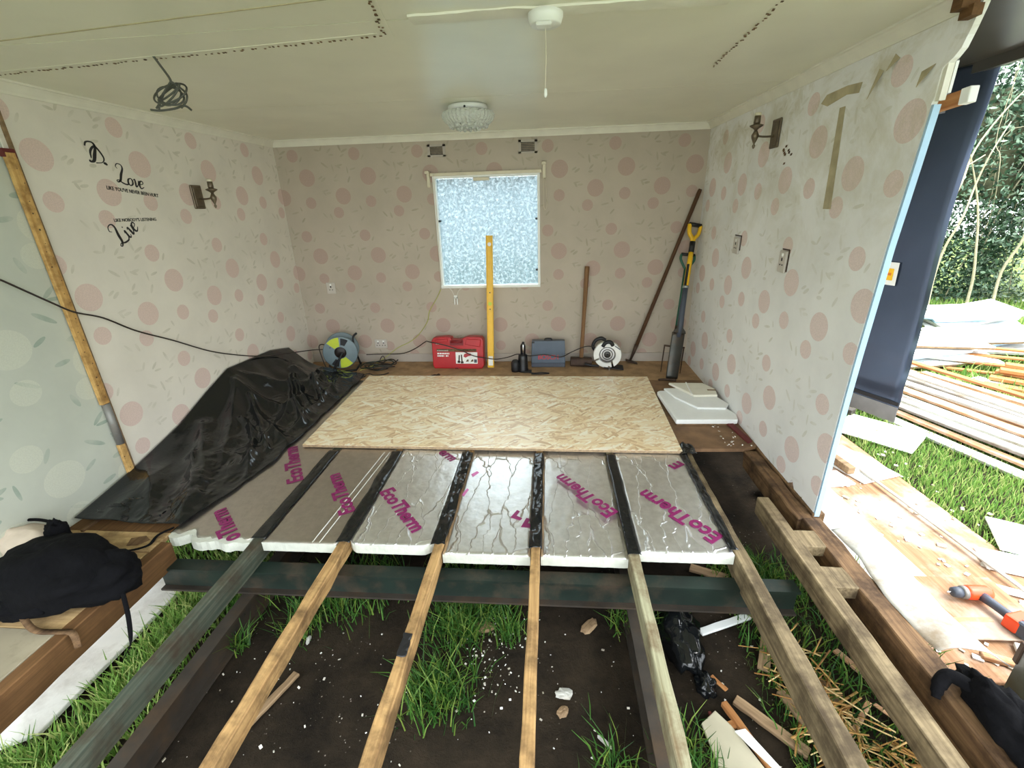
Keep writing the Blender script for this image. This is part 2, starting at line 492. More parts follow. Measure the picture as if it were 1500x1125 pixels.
MT['orange'] = plain('orange_plastic', (236,76,30), .4, var=.06)
MT['darkgrey'] = plain('dark_grey_plastic', (66,72,84), .5, var=.1)
MT['cable'] = plain('brown_black_cable', (42,32,28), .5, var=.15)
MT['cablegreen'] = plain('green_yellow_wire', (178,182,84), .5, var=.1)
MT['cablegrey'] = plain('grey_twin_cable', (78,78,72), .5, var=.1)
MT['bag'] = plain('black_nylon', (9,9,12), .95, spec=.15, var=.3, scale=30, bump=.5, bscale=40)
MT['redtag'] = plain('red_brown_tag', (96,34,32), .7, var=.1)
MT['cream_cloth'] = plain('cream_cloth', (206,190,172), .9, var=.1, bump=.3, bscale=20)
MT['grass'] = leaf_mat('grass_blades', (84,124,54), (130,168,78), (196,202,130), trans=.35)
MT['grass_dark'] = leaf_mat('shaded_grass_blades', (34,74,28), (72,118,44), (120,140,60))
MT['hedge'] = leaf_mat('hedge_leaves', (44,66,46), (96,118,84), (196,210,192), trans=.25)
MT['ivy'] = leaf_mat('ivy_leaves', (26,48,34), (62,92,64), (150,174,150))
MT['hedge_core'] = plain('hedge_shadow_core', (70,72,50), .95, var=.5, scale=9, bump=1, bscale=30)  # dark colour for the solid core added to block the sky
MT['twig'] = plain('pale_bare_stem', (168,160,132), .8, var=.2, scale=20)
MT['stemgreen'] = plain('green_stem', (120,140,84), .8, var=.2, scale=20)
MT['pinewood'] = wood('pine_plank', (150,104,70), (206,164,122), 'x', dirt=(206,190,176), dirt_amt=.5)
MT['orangewood'] = wood('orange_plank', (140,88,50), (192,138,86), 'x')
MT['scrapwood'] = wood('grey_scrap_wood', (104,82,60), (168,142,110), 'x')
MT['ply'] = wood('plywood_face', (124,88,60), (168,130,98), 'y', dirt=(226,218,206), dirt_amt=.45, dscale=2.4)
MT['paleboard'] = plain('pale_paper_faced_board', (196,188,164), .8, var=.08, scale=10)
MT['straw'] = leaf_mat('wood_straw', (150,104,54), (206,160,92), (232,206,150), trans=.05)
MT['chips'] = leaf_mat('plaster_chips', (150,140,120), (226,222,212), (246,246,244), trans=0.0)
MT['skinwhite'] = plain('weathered_white_skin', (186,185,178), .5, var=.08, scale=6, dirt=(136,116,90), dirt_amt=.85)
MT['sticker_y'] = plain('yellow_sticker', (244,190,30), .5, var=.03)
MT['sticker_o'] = plain('orange_sticker_text', (222,120,20), .5, var=.03)
MT['torn'] = plain('torn_lining', (176,164,132), .9, var=.2, scale=14)
MT['alu'] = plain('aluminium_trim', (170,174,176), .35, .8, var=.1)
MT['shed'] = plain('pale_shed_paint', (84,106,114), .7, var=.08, scale=3)
MT['grimy'] = plain('grimy_deck_board', (150,140,118), .8, var=.15, scale=5, dirt=(96,84,64), dirt_amt=.7)
MT['socket'] = plain('yellowed_socket_plastic', (196,188,178), .4, var=.04)
# ================================================================ structure
# ---- ground under the room and outside (one rolling surface, higher outside)
def ground_z(x, y):
    t = min(1, max(0, (x - 3.55)/.35))
    z = ZG + (ZO - ZG)*t
    n = mnoise.noise(Vector((x*1.7, y*1.7, 0)))*.02 + mnoise.noise(Vector((x*7, y*7, 3)))*.008
    return z + n*(1 - .6*t)
g = MB()
def _gr(u, v):
    x = -3 + 9*u; y = -6 + 9*v
    return (x, y, ground_z(x, y))
g.grid(_gr, 150, 150)
tag(g.build('ground', MT['soil'], smooth=True), 'dark bare soil under the open floor joists', 'ground', kind='structure')
g = MB()
g.grid(lambda u, v: (6.0 + 16*u, -8 + 24*v, ground_z(6.0 + 16*u, -8 + 24*v) - .004 + .05*u), 40, 60)
g.grid(lambda u, v: (-3 + 9*u, 3 + 13*v, ground_z(-3 + 9*u, 3 + 13*v)), 30, 40)
g.grid(lambda u, v: (-12 + 9*u, -8 + 24*v, ground_z(-12 + 9*u, -8 + 24*v)), 20, 30)
g.grid(lambda u, v: (-3 + 9*u, -12 + 6*v, ground_z(-3 + 9*u, -12 + 6*v)), 20, 20)
tag(g.build('lawn', MT['lawn_soil'], smooth=True), 'grassy earth of the garden around the building', 'ground', kind='structure')

# ---- walls
wx0, wx1, wz0, wz1 = 1.385, 2.315, .725, 1.70
b = MB()
b.box(-.05, wx0, 0, .06, -.02, H); b.box(wx1, W+.04, 0, .06, -.02, H)
b.box(wx0, wx1, 0, .06, -.02, wz0); b.box(wx0, wx1, 0, .06, wz1, H)
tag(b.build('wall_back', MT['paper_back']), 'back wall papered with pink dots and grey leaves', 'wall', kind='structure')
b = MB(); b.box(-.05, 0, -2.20, 0, -.02, H)
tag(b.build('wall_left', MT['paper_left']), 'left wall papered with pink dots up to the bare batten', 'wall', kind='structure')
b = MB(); b.box(-.05, -.006, -4.5, -2.20, -.02, H)
tag(b.build('wall_left_green', MT['paper_green']), 'left wall section papered with grey-green leaves and pale dots', 'wall', kind='structure')
# right wall: a thin panel cut ragged at its free end
PR = [(0,0),(0,H),(-2.50,H),(-2.485,1.95),(-2.47,1.905),(-2.452,1.86),(-2.43,1.84),(-2.40,1.825),(-2.392,1.815),(-2.392,1.735),(-2.385,1.72),
      (-2.372,1.55),(-2.36,1.40),(-2.347,1.25),(-2.336,1.0),(-2.327,.8),(-2.322,.6),(-2.319,.35),(-2.318,.12),(-2.316,-.03),
      (-2.27,-.035),(-2.20,.0),(-2.14,-.02),(-2.09,.035),(-2.05,-.015),(-1.9,-.01),(-1.64,0)]
# prism axes: local X -> world y, local Y -> world z, local Z -> world x
MXY = Matrix(((0,0,1,0),(1,0,0,0),(0,1,0,0),(0,0,0,1)))
b = MB(); b.prism(PR, W, W+.02, MXY)
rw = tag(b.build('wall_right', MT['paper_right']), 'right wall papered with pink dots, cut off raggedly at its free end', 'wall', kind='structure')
# pale blue core edge along the cut
b = MB()
edge = [(-2.388,1.715),(-2.376,1.55),(-2.364,1.40),(-2.351,1.25),(-2.340,1.0),(-2.331,.8),(-2.326,.6),(-2.323,.35),(-2.322,.12),(-2.320,-.02)]
b.prism(edge + [(y-.011, z) for y, z in reversed(edge)], W+.001, W+.024, MXY)
b.build('edge_strip', MT['blueedge'], rw)
# stripped strip of lining, torn paper tongues, missing paper near the top
b = MB()
b.prism([(-1.83,1.80),(-1.87,1.80),(-1.90,1.55),(-1.92,1.38),(-1.86,1.38),(-1.85,1.52)], W-.0035, W-.001, MXY)
b.build('bare_lining', MT['torn'], rw)
b = MB()
b.prism([(-1.66,1.845),(-1.70,1.875),(-1.86,1.880),(-1.96,1.872),(-1.95,1.835),(-1.86,1.845),(-1.72,1.825)], W-.0035, W-.001, MXY)
b.build('bare_lining', MT['torn'], rw)
for pts, lift in ((((-2.055,1.895),(-2.085,1.882),(-2.075,1.79)), .03), (((-2.135,1.925),(-2.165,1.905),(-2.15,1.87)), .025), (((-2.30,1.83),(-2.36,1.84),(-2.33,1.78)), .02)):
    b = MB()
    (y0,z0),(y1,z1),(y2,z2) = pts
    b.add([(W-.001,y0,z0),(W-.001,y1,z1),(W-lift,y2+.01,z2),(W-.002,y0,z0+.001),(W-.002,y1,z1+.001),(W-lift-.001,y2+.01,z2+.001)],
          [(0,1,2),(5,4,3),(0,3,4,1),(1,4,5,2),(2,5,3,0)])
    b.build('torn_paper', MT['torn'], rw)
# white lining board left standing behind the cut end, and a small dark stain cluster
b = MB(); b.box(W+.025, W+.034, -2.412, -2.36, 1.745, 1.835)
b.build('lining_board', MT['white'], rw)
b = MB(); b.box(W+.004, W+.024, -2.41, -2.393, 1.725, 1.845)
b.build('lining_board', MT['cornice'], rw)
rs = random.Random(3)
b = MB()
for i in range(9):
    y = -1.33 - rs.random()*.12; z = 1.60 + rs.random()*.09
    a = rs.random()*.8 - .4
    b.prism([(y,z),(y-.02,z+.008*a),(y-.024,z+.012),(y-.006,z+.011)], W-.002, W-.0005, MXY)
b.build('mould_speckle', MT['rim'], rw)

# skirting on the back wall, cornices
b = MB(); b.box(0, W, -.014, 0, 0, .085)
tag(b.build('baseboard_back', MT['skirting'], bevel=.004), 'low pale skirting along the back wall', 'skirting', kind='structure')
CP = [(0,0),(0,-.050),(.008,-.050),(.012,-.040),(.028,-.021),(.040,-.010),(.050,-.008),(.050,0)]
b = MB(); b.prism(CP, 0, W, Matrix(((0,0,1,0),(-1,0,0,0),(0,1,0,H),(0,0,0,1))))
tag(b.build('trim_1', MT['cornice']), 'white cornice above the back wall', 'cornice', kind='structure')
b = MB(); b.prism(CP, -2.235, 0, Matrix(((1,0,0,0),(0,0,1,0),(0,1,0,H),(0,0,0,1))))
tag(b.build('trim_2', MT['cornice']), 'white cornice above the left wall', 'cornice', kind='structure')
b = MB(); b.prism(CP, -2.44, 0, Matrix(((-1,0,0,W),(0,0,1,0),(0,1,0,H),(0,0,0,1))))
tag(b.build('trim_3', MT['cornice']), 'white cornice above the right wall', 'cornice', kind='structure')
b = MB(); b.box(W-.055, W-.005, -2.485, -2.442, 1.955, H); b.box(W-.035, W-.005, -2.505, -2.455, 1.93, 1.96)
tag(b.build('timber_block', MT['brownwood']), 'orange wood block at the broken end of the right cornice', 'block')
b = MB(); b.box(.0, .045, -2.275, -2.236, 1.965, H)
tag(b.build('timber_block', MT['brownwood']), 'red-brown wood stub at the end of the left cornice', 'block')

# ---- ceiling: backing slab with the panels as pieces
b = MB(); b.box(-.05, W+.04, -4.5, .06, H+.008, H+.05)
ce = tag(b.build('ceiling', MT['seam']), 'glossy off-white boarded ceiling', 'ceiling', kind='structure')
def cpan(x0, x1, y0, y1, mat='ceiling'):
    q = MB(); q.box(x0, x1, y0, y1, H, H+.009); q.build('ceiling_panel', MT[mat], ce)
cpan(-.05, W+.04, -1.328, .06)
cpan(-.05, W+.04, -2.500, -1.333)
cpan(-.05, W+.04, -3.72, -2.505)
cpan(-.05, W+.04, -4.5, -3.725)
# flaking cover strip and filler bands along the joints
b = MB(); b.box(1.95, 2.95, -2.545, -2.468, H-.006, H+.001)
b.build('cover_strip', MT['cornice'], ce, sub=.06, rough=.004, rscale=14)
b = MB(); b.prism([(.06,-2.225),(1.80,-2.395),(1.86,-2.72),(1.90,-2.72),(1.845,-2.345),(.06,-2.165)], H-.0012, H+.001)
b.build('filler_band', MT['ceiling'], ce)
b = MB(); b.prism([(.35,-2.52),(1.86,-2.70),(1.86,-2.705),(.35,-2.525)], H-.002, H+.001)
b.build('filler_line', MT['torn'], ce)
b = MB()
def staple_row(p, q, n, seed):
    r = random.Random(seed)
    for i in range(n):
        t = (i + r.random()*.7)/n
        x = p[0] + (q[0]-p[0])*t + r.uniform(-.006,.006); y = p[1] + (q[1]-p[1])*t + r.uniform(-.006,.006)
        a = r.uniform(.002, .005); c = r.uniform(.002, .005)
        b.box(x-a, x+a, y-c, y+c, H-.0045, H-.0025)
staple_row((.10,-2.20), (1.82,-2.372), 70, 1); staple_row((1.82,-2.372), (1.88,-2.72), 16, 2)
staple_row((3.12,-2.46), (3.15,-1.70), 34, 3)
tag(b.build('staple_holes', MT['rim'], ce), kind='stuff')

# ---- soffit outside the right wall
b = MB(); b.box(W+.045, 4.56, -2.95, .4, 2.05, 2.075)
so = tag(b.build('soffit', MT['soffit']), 'shiny dark soffit overhanging outside the right wall', 'soffit', kind='structure')
b = MB(); b.box(4.56, 4.59, -2.95, .4, 2.0, 2.14)
b.build('fascia', MT['soffit'], so)
b = MB(); b.box(-.1, 4.6, -4.5, .45, 2.14, 2.17); b.box(-.1, W+.05, -4.5, .1, 2.06, 2.14)
tag(b.build('roof', MT['soffit']), 'flat roof slab above the room', 'roof', kind='structure')

# ---- window
wn = thing('window_1', 'small back window with cloudy pane and cream frame', 'window', (0,0,0), kind='structure')
b = MB()
b.box(wx0, wx0+.022, -.012, .06, wz0, wz1); b.box(wx1-.022, wx1, -.012, .06, wz0, wz1)
b.box(wx0, wx1, -.014, .06, wz1-.03, wz1); b.box(wx0, wx1, -.016, .06, wz0, wz0+.024)
b.build('window_frame', MT['white'], wn, bevel=.003)
b = MB(); b.box(wx0-.015, wx1+.015, -.024, -.012, wz1-.014, wz1+.012)
b.build('head_rail', MT['cream_plastic'], wn, bevel=.003)
b = MB(); b.box(1.74, 1.88, -.004, .03, wz1-.058, wz1-.032)
b.build('vent_tab', MT['cream_plastic'], wn, bevel=.003)
b = MB(); b.box(wx0+.022, wx1-.022, .040, .046, wz0+.024, wz1-.03)
m, nt, N, L, B = nt_new('cloudy_pane')
v = coords(nt)
nz = tex(nt, 'Noise', 42.0, v, Detail=5.0, Roughness=.85)
vz = tex(nt, 'Voronoi', 1.0, coords(nt, (90, 1, 28)))
col = ramp(nt, nz.outputs[0], [(.40, lin((70,88,92))), (.60, lin((222,230,232)))])
col = mix(nt, col, lin((150,186,196)), math_(nt, 'MULTIPLY', vz.outputs['Distance'], .55))
tr = N.new('ShaderNodeBsdfTranslucent'); L.new(col, tr.inputs[0])
tp = N.new('ShaderNodeBsdfTransparent'); tp.inputs[0].default_value = (.93,.97,.98,1)
m1 = N.new('ShaderNodeMixShader')
L.new(ramp(nt, nz.outputs[0], [(.42, (.97,)*3), (.58, (.48,)*3)]), m1.inputs[0])
L.new(tr.outputs[0], m1.inputs[1]); L.new(tp.outputs[0], m1.inputs[2])
gl = N.new('ShaderNodeBsdfGlossy'); gl.inputs['Roughness'].default_value = .2
m2 = N.new('ShaderNodeMixShader'); m2.inputs[0].default_value = .05
L.new(m1.outputs[0], m2.inputs[1]); L.new(gl.outputs[0], m2.inputs[2])
L.new(m2.outputs[0], N['Material Output'].inputs[0])
b.build('pane', m, wn)
for z, x in ((1.32, wx0+.03), (1.32, wx1-.03), (.88, wx1-.03)):
    b = MB(); b.box(x-.012, x+.012, .0, .03, z-.008, z+.008); b.build('catch', MT['black'], wn)

# ---- floor decks
b = MB(); b.box(0, W, -.52, 0, -.022, 0)
tag(b.build('floor', MT['chipboard']), 'bare chipboard floor strip along the back wall', 'floor', kind='structure')
b = MB(); b.prism([(3.18,-.52),(W,-.52),(W,-1.66),(3.6,-1.70),(3.18,-1.715)], -.022, 0)
tag(b.build('floor_right', MT['chip_dark']), 'stained chipboard floor piece beside the right wall', 'floor', kind='structure')
b = MB(); b.box(0, .58, -2.50, -.52, -.03, -.008)
tag(b.build('floor_left', MT['chip_dark']), 'dark floor boarding under the black polythene', 'floor', kind='structure')
# ================================================================ floor frame
def timber(name, x0, x1, y0, y1, z0, z1, mat, label, cat, group=None, rough=.004, seed=0):
    b = MB(); b.box(x0, x1, y0, y1, z0, z1)
    n = max(4, int(abs(y1-y0)/.09))
    b = MB()
    sec = [(x0,z0),(x1,z0),(x1,z1),(x0,z1)]
    vs = []; fs = []
    for i in range(n+1):
        y = y0 + (y1-y0)*i/n
        for k, (x, z) in enumerate(sec):
            d = mnoise.noise_vector(Vector((x*9+seed, y*9, z*9+k)))
            vs.append((x + d.x*rough, y, z + d.z*rough*.7))
    for i in range(n):
        for k in range(4):
            k2 = (k+1) % 4
            fs.append((i*4+k, i*4+k2, (i+1)*4+k2, (i+1)*4+k))
    fs.append((3,2,1,0)); fs.append(tuple(n*4+k for k in range(4)))
    b.add(vs, fs)
    return tag(b.build(name, MT[mat], bevel=.004), label, cat, group)
JN = 'floor joists running to the front'
timber('floor_joist', .998, 1.046, -4.1, -.5, -.10, -.002, 'joist_green', 'green-painted joist beside the torn-edged leftmost foil board', 'joist', JN, seed=1)
timber('floor_joist', 1.418, 1.462, -4.1, -.5, -.075, -.002, 'joist', 'sandy joist left of the foil board with the cut white stripe lines', 'joist', JN, .006, seed=2)
bpy.data.objects['floor_joist.001']['label'] = 'sandy weathered joist second from the left, running out in front of the foil'
timber('floor_joist', 1.870, 1.914, -4.1, -.5, -.075, -.002, 'joist', 'sandy joist with a dark patch, left of the central one', 'joist', JN, .006, seed=3)
timber('floor_joist', 2.318, 2.358, -4.1, -.5, -.075, -.002, 'joist', 'narrow central joist pointing straight at the viewer', 'joist', JN, .005, seed=4)
j5 = timber('floor_joist', 2.750, 2.792, -4.1, -.5, -.10, -.002, 'joist', 'joist with flaking pale green paint right of the central joist', 'joist', JN, .005, seed=5)
j5.data.materials[0] = wood('flaking_green_joist', (120,112,84), (178,176,146), 'y', dirt=(104,80,56), dirt_amt=.8)
timber('floor_joist', 3.205, 3.262, -4.1, -.5, -.12, -.002, 'joist_dark', 'deep grey joist bordering the rightmost foil board', 'joist', JN, .005, seed=6)
timber('floor_joist', 3.470, 3.530, -4.1, -2.20, -.10, -.002, 'joist_dark', 'short grey joist starting at the dark floor hole', 'joist', JN, .004, seed=7)
timber('rim_joist', 3.615, 3.70, -3.9, -2.36, -.13, -.004, 'rim', 'rotten brown rim beam at the right floor edge', 'beam', rough=.008, seed=8)
timber('rim_joist', 3.60, 3.675, -2.36, -1.70, -.13, -.015, 'rim', 'splintered brown timber under the foot of the right wall', 'beam', rough=.012, seed=9)
for y0, y1, lab in ((-2.565, -2.455, 'short wood block between joist and rim, nearer the right wall'), (-2.80, -2.685, 'short wood block between joist and rim, farther from the right wall')):
    b = MB(); b.box(3.525, 3.622, y0, y1, -.06, -.004)
    tag(b.build('joist_block', MT['joist_dark'], bevel=.003, sub=.05, rough=.003), lab, 'block', 'blocks in the right floor edge')
# dark patch on the third joist
b = MB(); b.box(1.872, 1.905, -3.19, -3.10, -.001, .004)
tag(b.build('bitumen_patch', MT['black'], bevel=.002, sub=.02, rough=.006, rscale=40), 'black tar scrap stuck on the sandy joist', 'scrap')
# chassis: cross beam with flanges and two long rails
t = thing('chassis_beam', 'dark green steel cross beam under the foil board ends', 'beam', (2.0, -2.70, -.23))
b = MB(); b.box(-1.45, 1.45, -.012, .012, .008, .115); b.build('web', MT['greensteel'], t)
b = MB(); b.box(-1.45, 1.45, -.035, .035, .115, .128); b.build('flange', MT['greensteel'], t)
b = MB(); b.box(-1.45, 1.45, -.04, .04, 0, .010); b.build('flange', MT['steel_dark'], t)
t = thing('chassis_rail', 'dark steel rail low on the soil under the green joist', 'beam', (.99, -2.6, -.36), group='chassis rails')
b = MB(); b.box(-.03, .03, -1.5, 2.2, 0, .012); b.build('flange', MT['steel_dark'], t)
b = MB(); b.box(-.006, .006, -1.5, 2.2, .012, .12); b.build('web', MT['steel_dark'], t)
b = MB(); b.box(-.03, .03, -1.5, 2.2, .12, .132); b.build('flange', MT['steel_dark'], t)
t = thing('chassis_rail', 'dark steel rail low on the soil under the flaking green joist', 'beam', (2.77, -2.6, -.36), group='chassis rails')
b = MB(); b.box(-.03, .03, -1.5, 2.2, 0, .012); b.build('flange', MT['steel_dark'], t)
b = MB(); b.box(-.006, .006, -1.5, 2.2, .012, .12); b.build('web', MT['steel_dark'], t)
b = MB(); b.box(-.03, .03, -1.5, 2.2, .12, .132); b.build('flange', MT['steel_dark'], t)
# outer sills that close the sides
timber('side_sill', -.05, .0, -2.4, 0, -.12, -.02, 'rim', 'dark sill timber under the left wall', 'beam', seed=11)
timber('side_sill', 3.68, 3.74, -2.33, 0, -.14, -.004, 'rim', 'dark sill timber under the right wall', 'beam', seed=12)
b = MB(); b.box(-.05, W+.04, 0.0, .06, -.30, -.02)  # unseen board added to keep light out of the crawl space
tag(b.build('light_block_board', MT['rim']), 'added board keeping the crawl space dark under the back wall', 'board', kind='structure')

# ---- left deck: bearer and planks
timber('side_bearer', .56, .612, -4.1, -2.665, -.125, -.002, 'brownwood', 'brown side bearer edging the bag deck on the left', 'beam', rough=.003, seed=13)
pl = [(-2.50,-2.60,.0,.55,'brownwood','brown plank nearest the black polythene on the left deck'), (-2.605,-2.735,.0,.56,'plank','pale deck plank with a brown stain patch'),
      (-2.74,-2.87,.02,.555,'plank','pale deck plank under the backpack top'), (-2.875,-3.01,.0,.56,'plank','deck plank under the middle of the backpack'),
      (-3.015,-3.15,.0,.56,'plank','deck plank under the backpack bottom'), (-3.155,-3.55,.0,.56,'grimy','grimy white deck board at the left picture edge')]
for i, (ya, yb, x0, x1, mt, lab) in enumerate(pl):
    b = MB(); b.box(x0, x1, yb, ya, -.022, -.002 + .003*(i % 2))
    tag(b.build('deck_plank', MT[mt], bevel=.002, sub=.12, rough=.002), lab, 'plank', 'planks of the left deck')
b = MB(); b.prism([(.40,-2.655),(.46,-2.635),(.50,-2.66),(.47,-2.70),(.42,-2.705)], .002, .004)
tag(b.build('rust_leaf', MT['rim']), 'flat brown leaf lying on the pale deck plank', 'leaf')
b = MB(); b.box(.10, .115, -2.62, -2.47, .0, .012)
tag(b.build('wood_lath', MT['rim']), 'thin dark lath lying at the foot of the left wall', 'lath')

# ---- foil boards
INS = [(.555, .996, -2.655, 'foil_wall_tint', 1, 'brown-tinted foil insulation board with torn crumbly front edge, leftmost'),
       (1.048, 1.416, -2.648, 'foil_wall_tint', 0, 'brown-tinted foil insulation board with two straight scored lines'),
       (1.464, 1.868, -2.645, 'foil', 2, 'creased foil insulation board with rounded chipped front edge'),
       (1.916, 2.316, -2.668, 'foil', 0, 'foil insulation board shining white left of the central joist'),
       (2.360, 2.748, -2.664, 'foil', 0, 'creased foil insulation board right of the central joist'),
       (2.794, 3.203, -2.640, 'foil', 0, 'creased foil insulation board beside the dark floor hole, rightmost')]
ins = []
for i, (x0, x1, yf, mt, edge, lab) in enumerate(INS):
    t = thing('insulation_board', lab, 'insulation', ((x0+x1)/2, yf, -.052), group='foil-faced insulation boards')
    w = (x1-x0)/2 - .002; D = -yf - .53
    r = random.Random(40+i)
    n = 22
    fx = [-w + 2*w*k/n for k in range(n+1)]
    fy = []
    for k, x in enumerate(fx):
        y = r.uniform(-.001,.001)
        if edge == 1: y = .03*mnoise.noise(Vector((x*14, 3.1, 0))) + r.uniform(-.004,.004) + (.03 if x < -w*.45 else 0)
        if edge == 2:
            a = max(0, abs(x) - (w-.05))/.05
            y = .035*a*a
        fy.append(y)
    poly = [(x, y) for x, y in zip(fx, fy)] + [(w, D), (-w, D)]
    b = MB(); b.prism(poly, 0, .0485)
    b.build('foam_core', MT['foam'], t)
    off = .0 if edge != 1 else .022
    poly = [(x, y + off + (r.uniform(0,.018) if edge == 1 else 0)) for x, y in zip(fx, fy)] + [(w, D), (-w, D)]
    # foil as a gently rippled sheet
    ny = 40
    b = MB()
    vs = []; fs = []
    for j in range(ny+1):
        for k, (x, y) in enumerate(poly[:n+1]):
            yy = y + (D-y)*(j/ny)**1.2
            a = .0014 if mt == 'foil' else .0006
            zz = .0495 + a*mnoise.noise(Vector((x*22+i*5, yy*5, 0))) + a*.8*mnoise.noise(Vector((x*60+i*9, yy*16, 4)))
            vs.append((x, yy, zz))
    for j in range(ny):
        for k in range(n):
            fs.append((j*(n+1)+k, j*(n+1)+k+1, (j+1)*(n+1)+k+1, (j+1)*(n+1)+k))
    b.add(vs, fs)
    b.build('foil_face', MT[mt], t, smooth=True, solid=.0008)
    if i in (3, 4):
        t.rotation_euler.x = math.radians(.45); t.location.z -= .018
    ins.append(t)
# scored lines on the second board
for dx in (0, .035):
    b = MB()
    a, c = Vector((1.295+dx, -2.64, 0)), Vector((1.355+dx, -1.80, 0))
    a -= ins[1].location; c -= ins[1].location
    b.add([(a.x-.0022,a.y,.0512),(a.x+.0022,a.y,.0512),(c.x+.0022,c.y,.0512),(c.x-.0022,c.y,.0512)], [(0,1,2,3)])
    b.build('scored_line', MT['white'], ins[1], solid=.0006)

def text_mesh(s, size, extrude=.0006, bold=0.0, space=1.0):
    cu = bpy.data.curves.new('lettering', 'FONT')
    cu.body = s; cu.size = size; cu.extrude = extrude; cu.offset = bold; cu.space_character = space
    cu.resolution_u = 3
    o = bpy.data.objects.new('lettering', cu); COL.objects.link(o)
    bpy.context.view_layer.update()
    dg = bpy.context.evaluated_depsgraph_get()
    me = bpy.data.meshes.new_from_object(o.evaluated_get(dg))
    bpy.data.objects.remove(o, do_unlink=True); bpy.data.curves.remove(cu)
    xs = [v.co.x for v in me.vertices]
    return me, (min(xs), max(xs))
def put_text(name, s, p0, p1, normal, mat, parent=None, hscale=1.0, bold=.0, trim=None):
    """lettering whose baseline runs from p0 to p1 on a surface with the given normal (world space)"""
    p0, p1, nrm = Vector(p0), Vector(p1), Vector(normal)
    me, (a, c) = text_mesh(s, 1.0, .002, bold)
    k = (p1-p0).length/(c-a)
    x = (p1-p0).normalized(); z = nrm.normalized(); y = z.cross(x)
    Mx = Matrix((x*k, y*k*hscale, z*.3)).transposed().to_4x4(); Mx.translation = p0 - x*k*a
    if parent is not None: Mx = parent.matrix_world.inverted() @ Mx
    me.transform(Mx)
    me.materials.clear(); me.materials.append(mat)
    o = bpy.data.objects.new(name, me); COL.objects.link(o)
    if parent is not None: o.parent = parent
    return o
bpy.context.view_layer.update()
TZ = .0005
put_text('brand_print', 'oTherm', (.93,-2.62,TZ), (.70,-2.40,TZ), (0,0,1), MT['magenta'], ins[0], 1.2, .03)
put_text('brand_print', 'EcoTherm', (.985,-2.13,TZ), (.74,-1.74,TZ), (0,0,1), MT['magenta'], ins[0], 1.1, .03)
put_text('brand_print', 'EcoTherm', (1.405,-2.40,TZ), (1.165,-2.05,TZ), (0,0,1), MT['magenta'], ins[1], 1.1, .03)
put_text('brand_print', 'EcoTherm', (1.475,-2.235,TZ), (1.75,-2.555,TZ), (0,0,1), MT['magenta'], ins[2], 1.1, .03)
put_text('brand_print', 'erm', (1.70,-1.80,TZ), (1.80,-1.90,TZ), (0,0,1), MT['magenta'], ins[2], 1.1, .03)
put_text('brand_print', 'EcoTherm', (2.742,-2.36,TZ), (2.475,-2.02,TZ), (0,0,1), MT['magenta'], ins[4], 1.1, .03)
put_text('brand_print', 'EcoTherm', (3.195,-2.52,TZ), (2.915,-2.16,TZ), (0,0,1), MT['magenta'], ins[5], 1.1, .03)
put_text('brand_print', 'E', (3.185,-1.90,TZ), (3.155,-1.86,TZ), (0,0,1), MT['magenta'], ins[5], 1.1, .03)
# logo chevrons half on the shining board
L0 = ins[3].location
for mt, pts in (('magenta', ((2.205,-2.40),(2.235,-2.34),(2.250,-2.35),(2.235,-2.385),(2.265,-2.405),(2.255,-2.42))), ('magenta', ((2.262,-2.47),(2.285,-2.40),(2.305,-2.41),(2.293,-2.44),(2.312,-2.45),(2.312,-2.475))),
                ('pinkprint', ((1.945,-2.02),(1.975,-1.985),(1.99,-2.0),(1.96,-2.045))), ('pinkprint', ((1.925,-2.22),(1.945,-2.16),(1.957,-2.17),(1.94,-2.235)))):
    b = MB(); b.prism([(x-L0.x, y-L0.y) for x, y in pts], .0506, .0514)
    b.build('logo_print', MT[mt], ins[3])

# ---- black membrane strips over the joists
def strip(x0, x1, ya, yb, label, seed, amp=.006, drop=.02):
    b = MB()
    def fn(u, v):
        x = x0 + (x1-x0)*u; y = ya + (yb-ya)*v
        e = abs(u-.5)*2
        z = .006 - drop*max(0, e-.75)*4*.25
        z += amp*(.6 + mnoise.noise(Vector((x*30+seed, y*9, 1)))) + amp*.8*mnoise.noise(Vector((x*50, y*28+seed, 2)))
        x += .006*mnoise.noise(Vector((seed, y*6, u*2)))
        return (x, y, z)
    b.grid(fn, 10, 60)
    return tag(b.build('membrane_strip', MT['membrane'], smooth=True, solid=.001), label, 'membrane', 'black membrane strips over the joists')
strip(.985, 1.058, -1.80, -2.63, 'flat black membrane strip between the two brown-tinted foil boards', 1, .002)
strip(1.405, 1.475, -1.80, -2.64, 'black membrane strip right of the board with scored lines', 2, .004)
strip(1.858, 1.926, -1.80, -2.64, 'crinkled black membrane strip left of the shining foil board', 3, .010)
strip(2.308, 2.366, -1.80, -2.645, 'crinkled black membrane strip on the central joist', 4, .009)
strip(2.742, 2.800, -1.80, -2.66, 'smooth black membrane strip second from the floor hole', 5, .002)
strip(3.188, 3.228, -1.74, -2.62, 'ragged black membrane strip along the floor hole', 6, .008)
b = MB()
b.grid(lambda u, v: (3.19+.10*u, -1.68-.12*v, .006+.014*mnoise.noise(Vector((u*4, v*4, 9)))+.018*math.sin(u*3)), 12, 12)
tag(b.build('membrane_scrap', MT['membrane'], smooth=True, solid=.001), 'folded black membrane scrap at the corner of the particle board sheet', 'membrane')

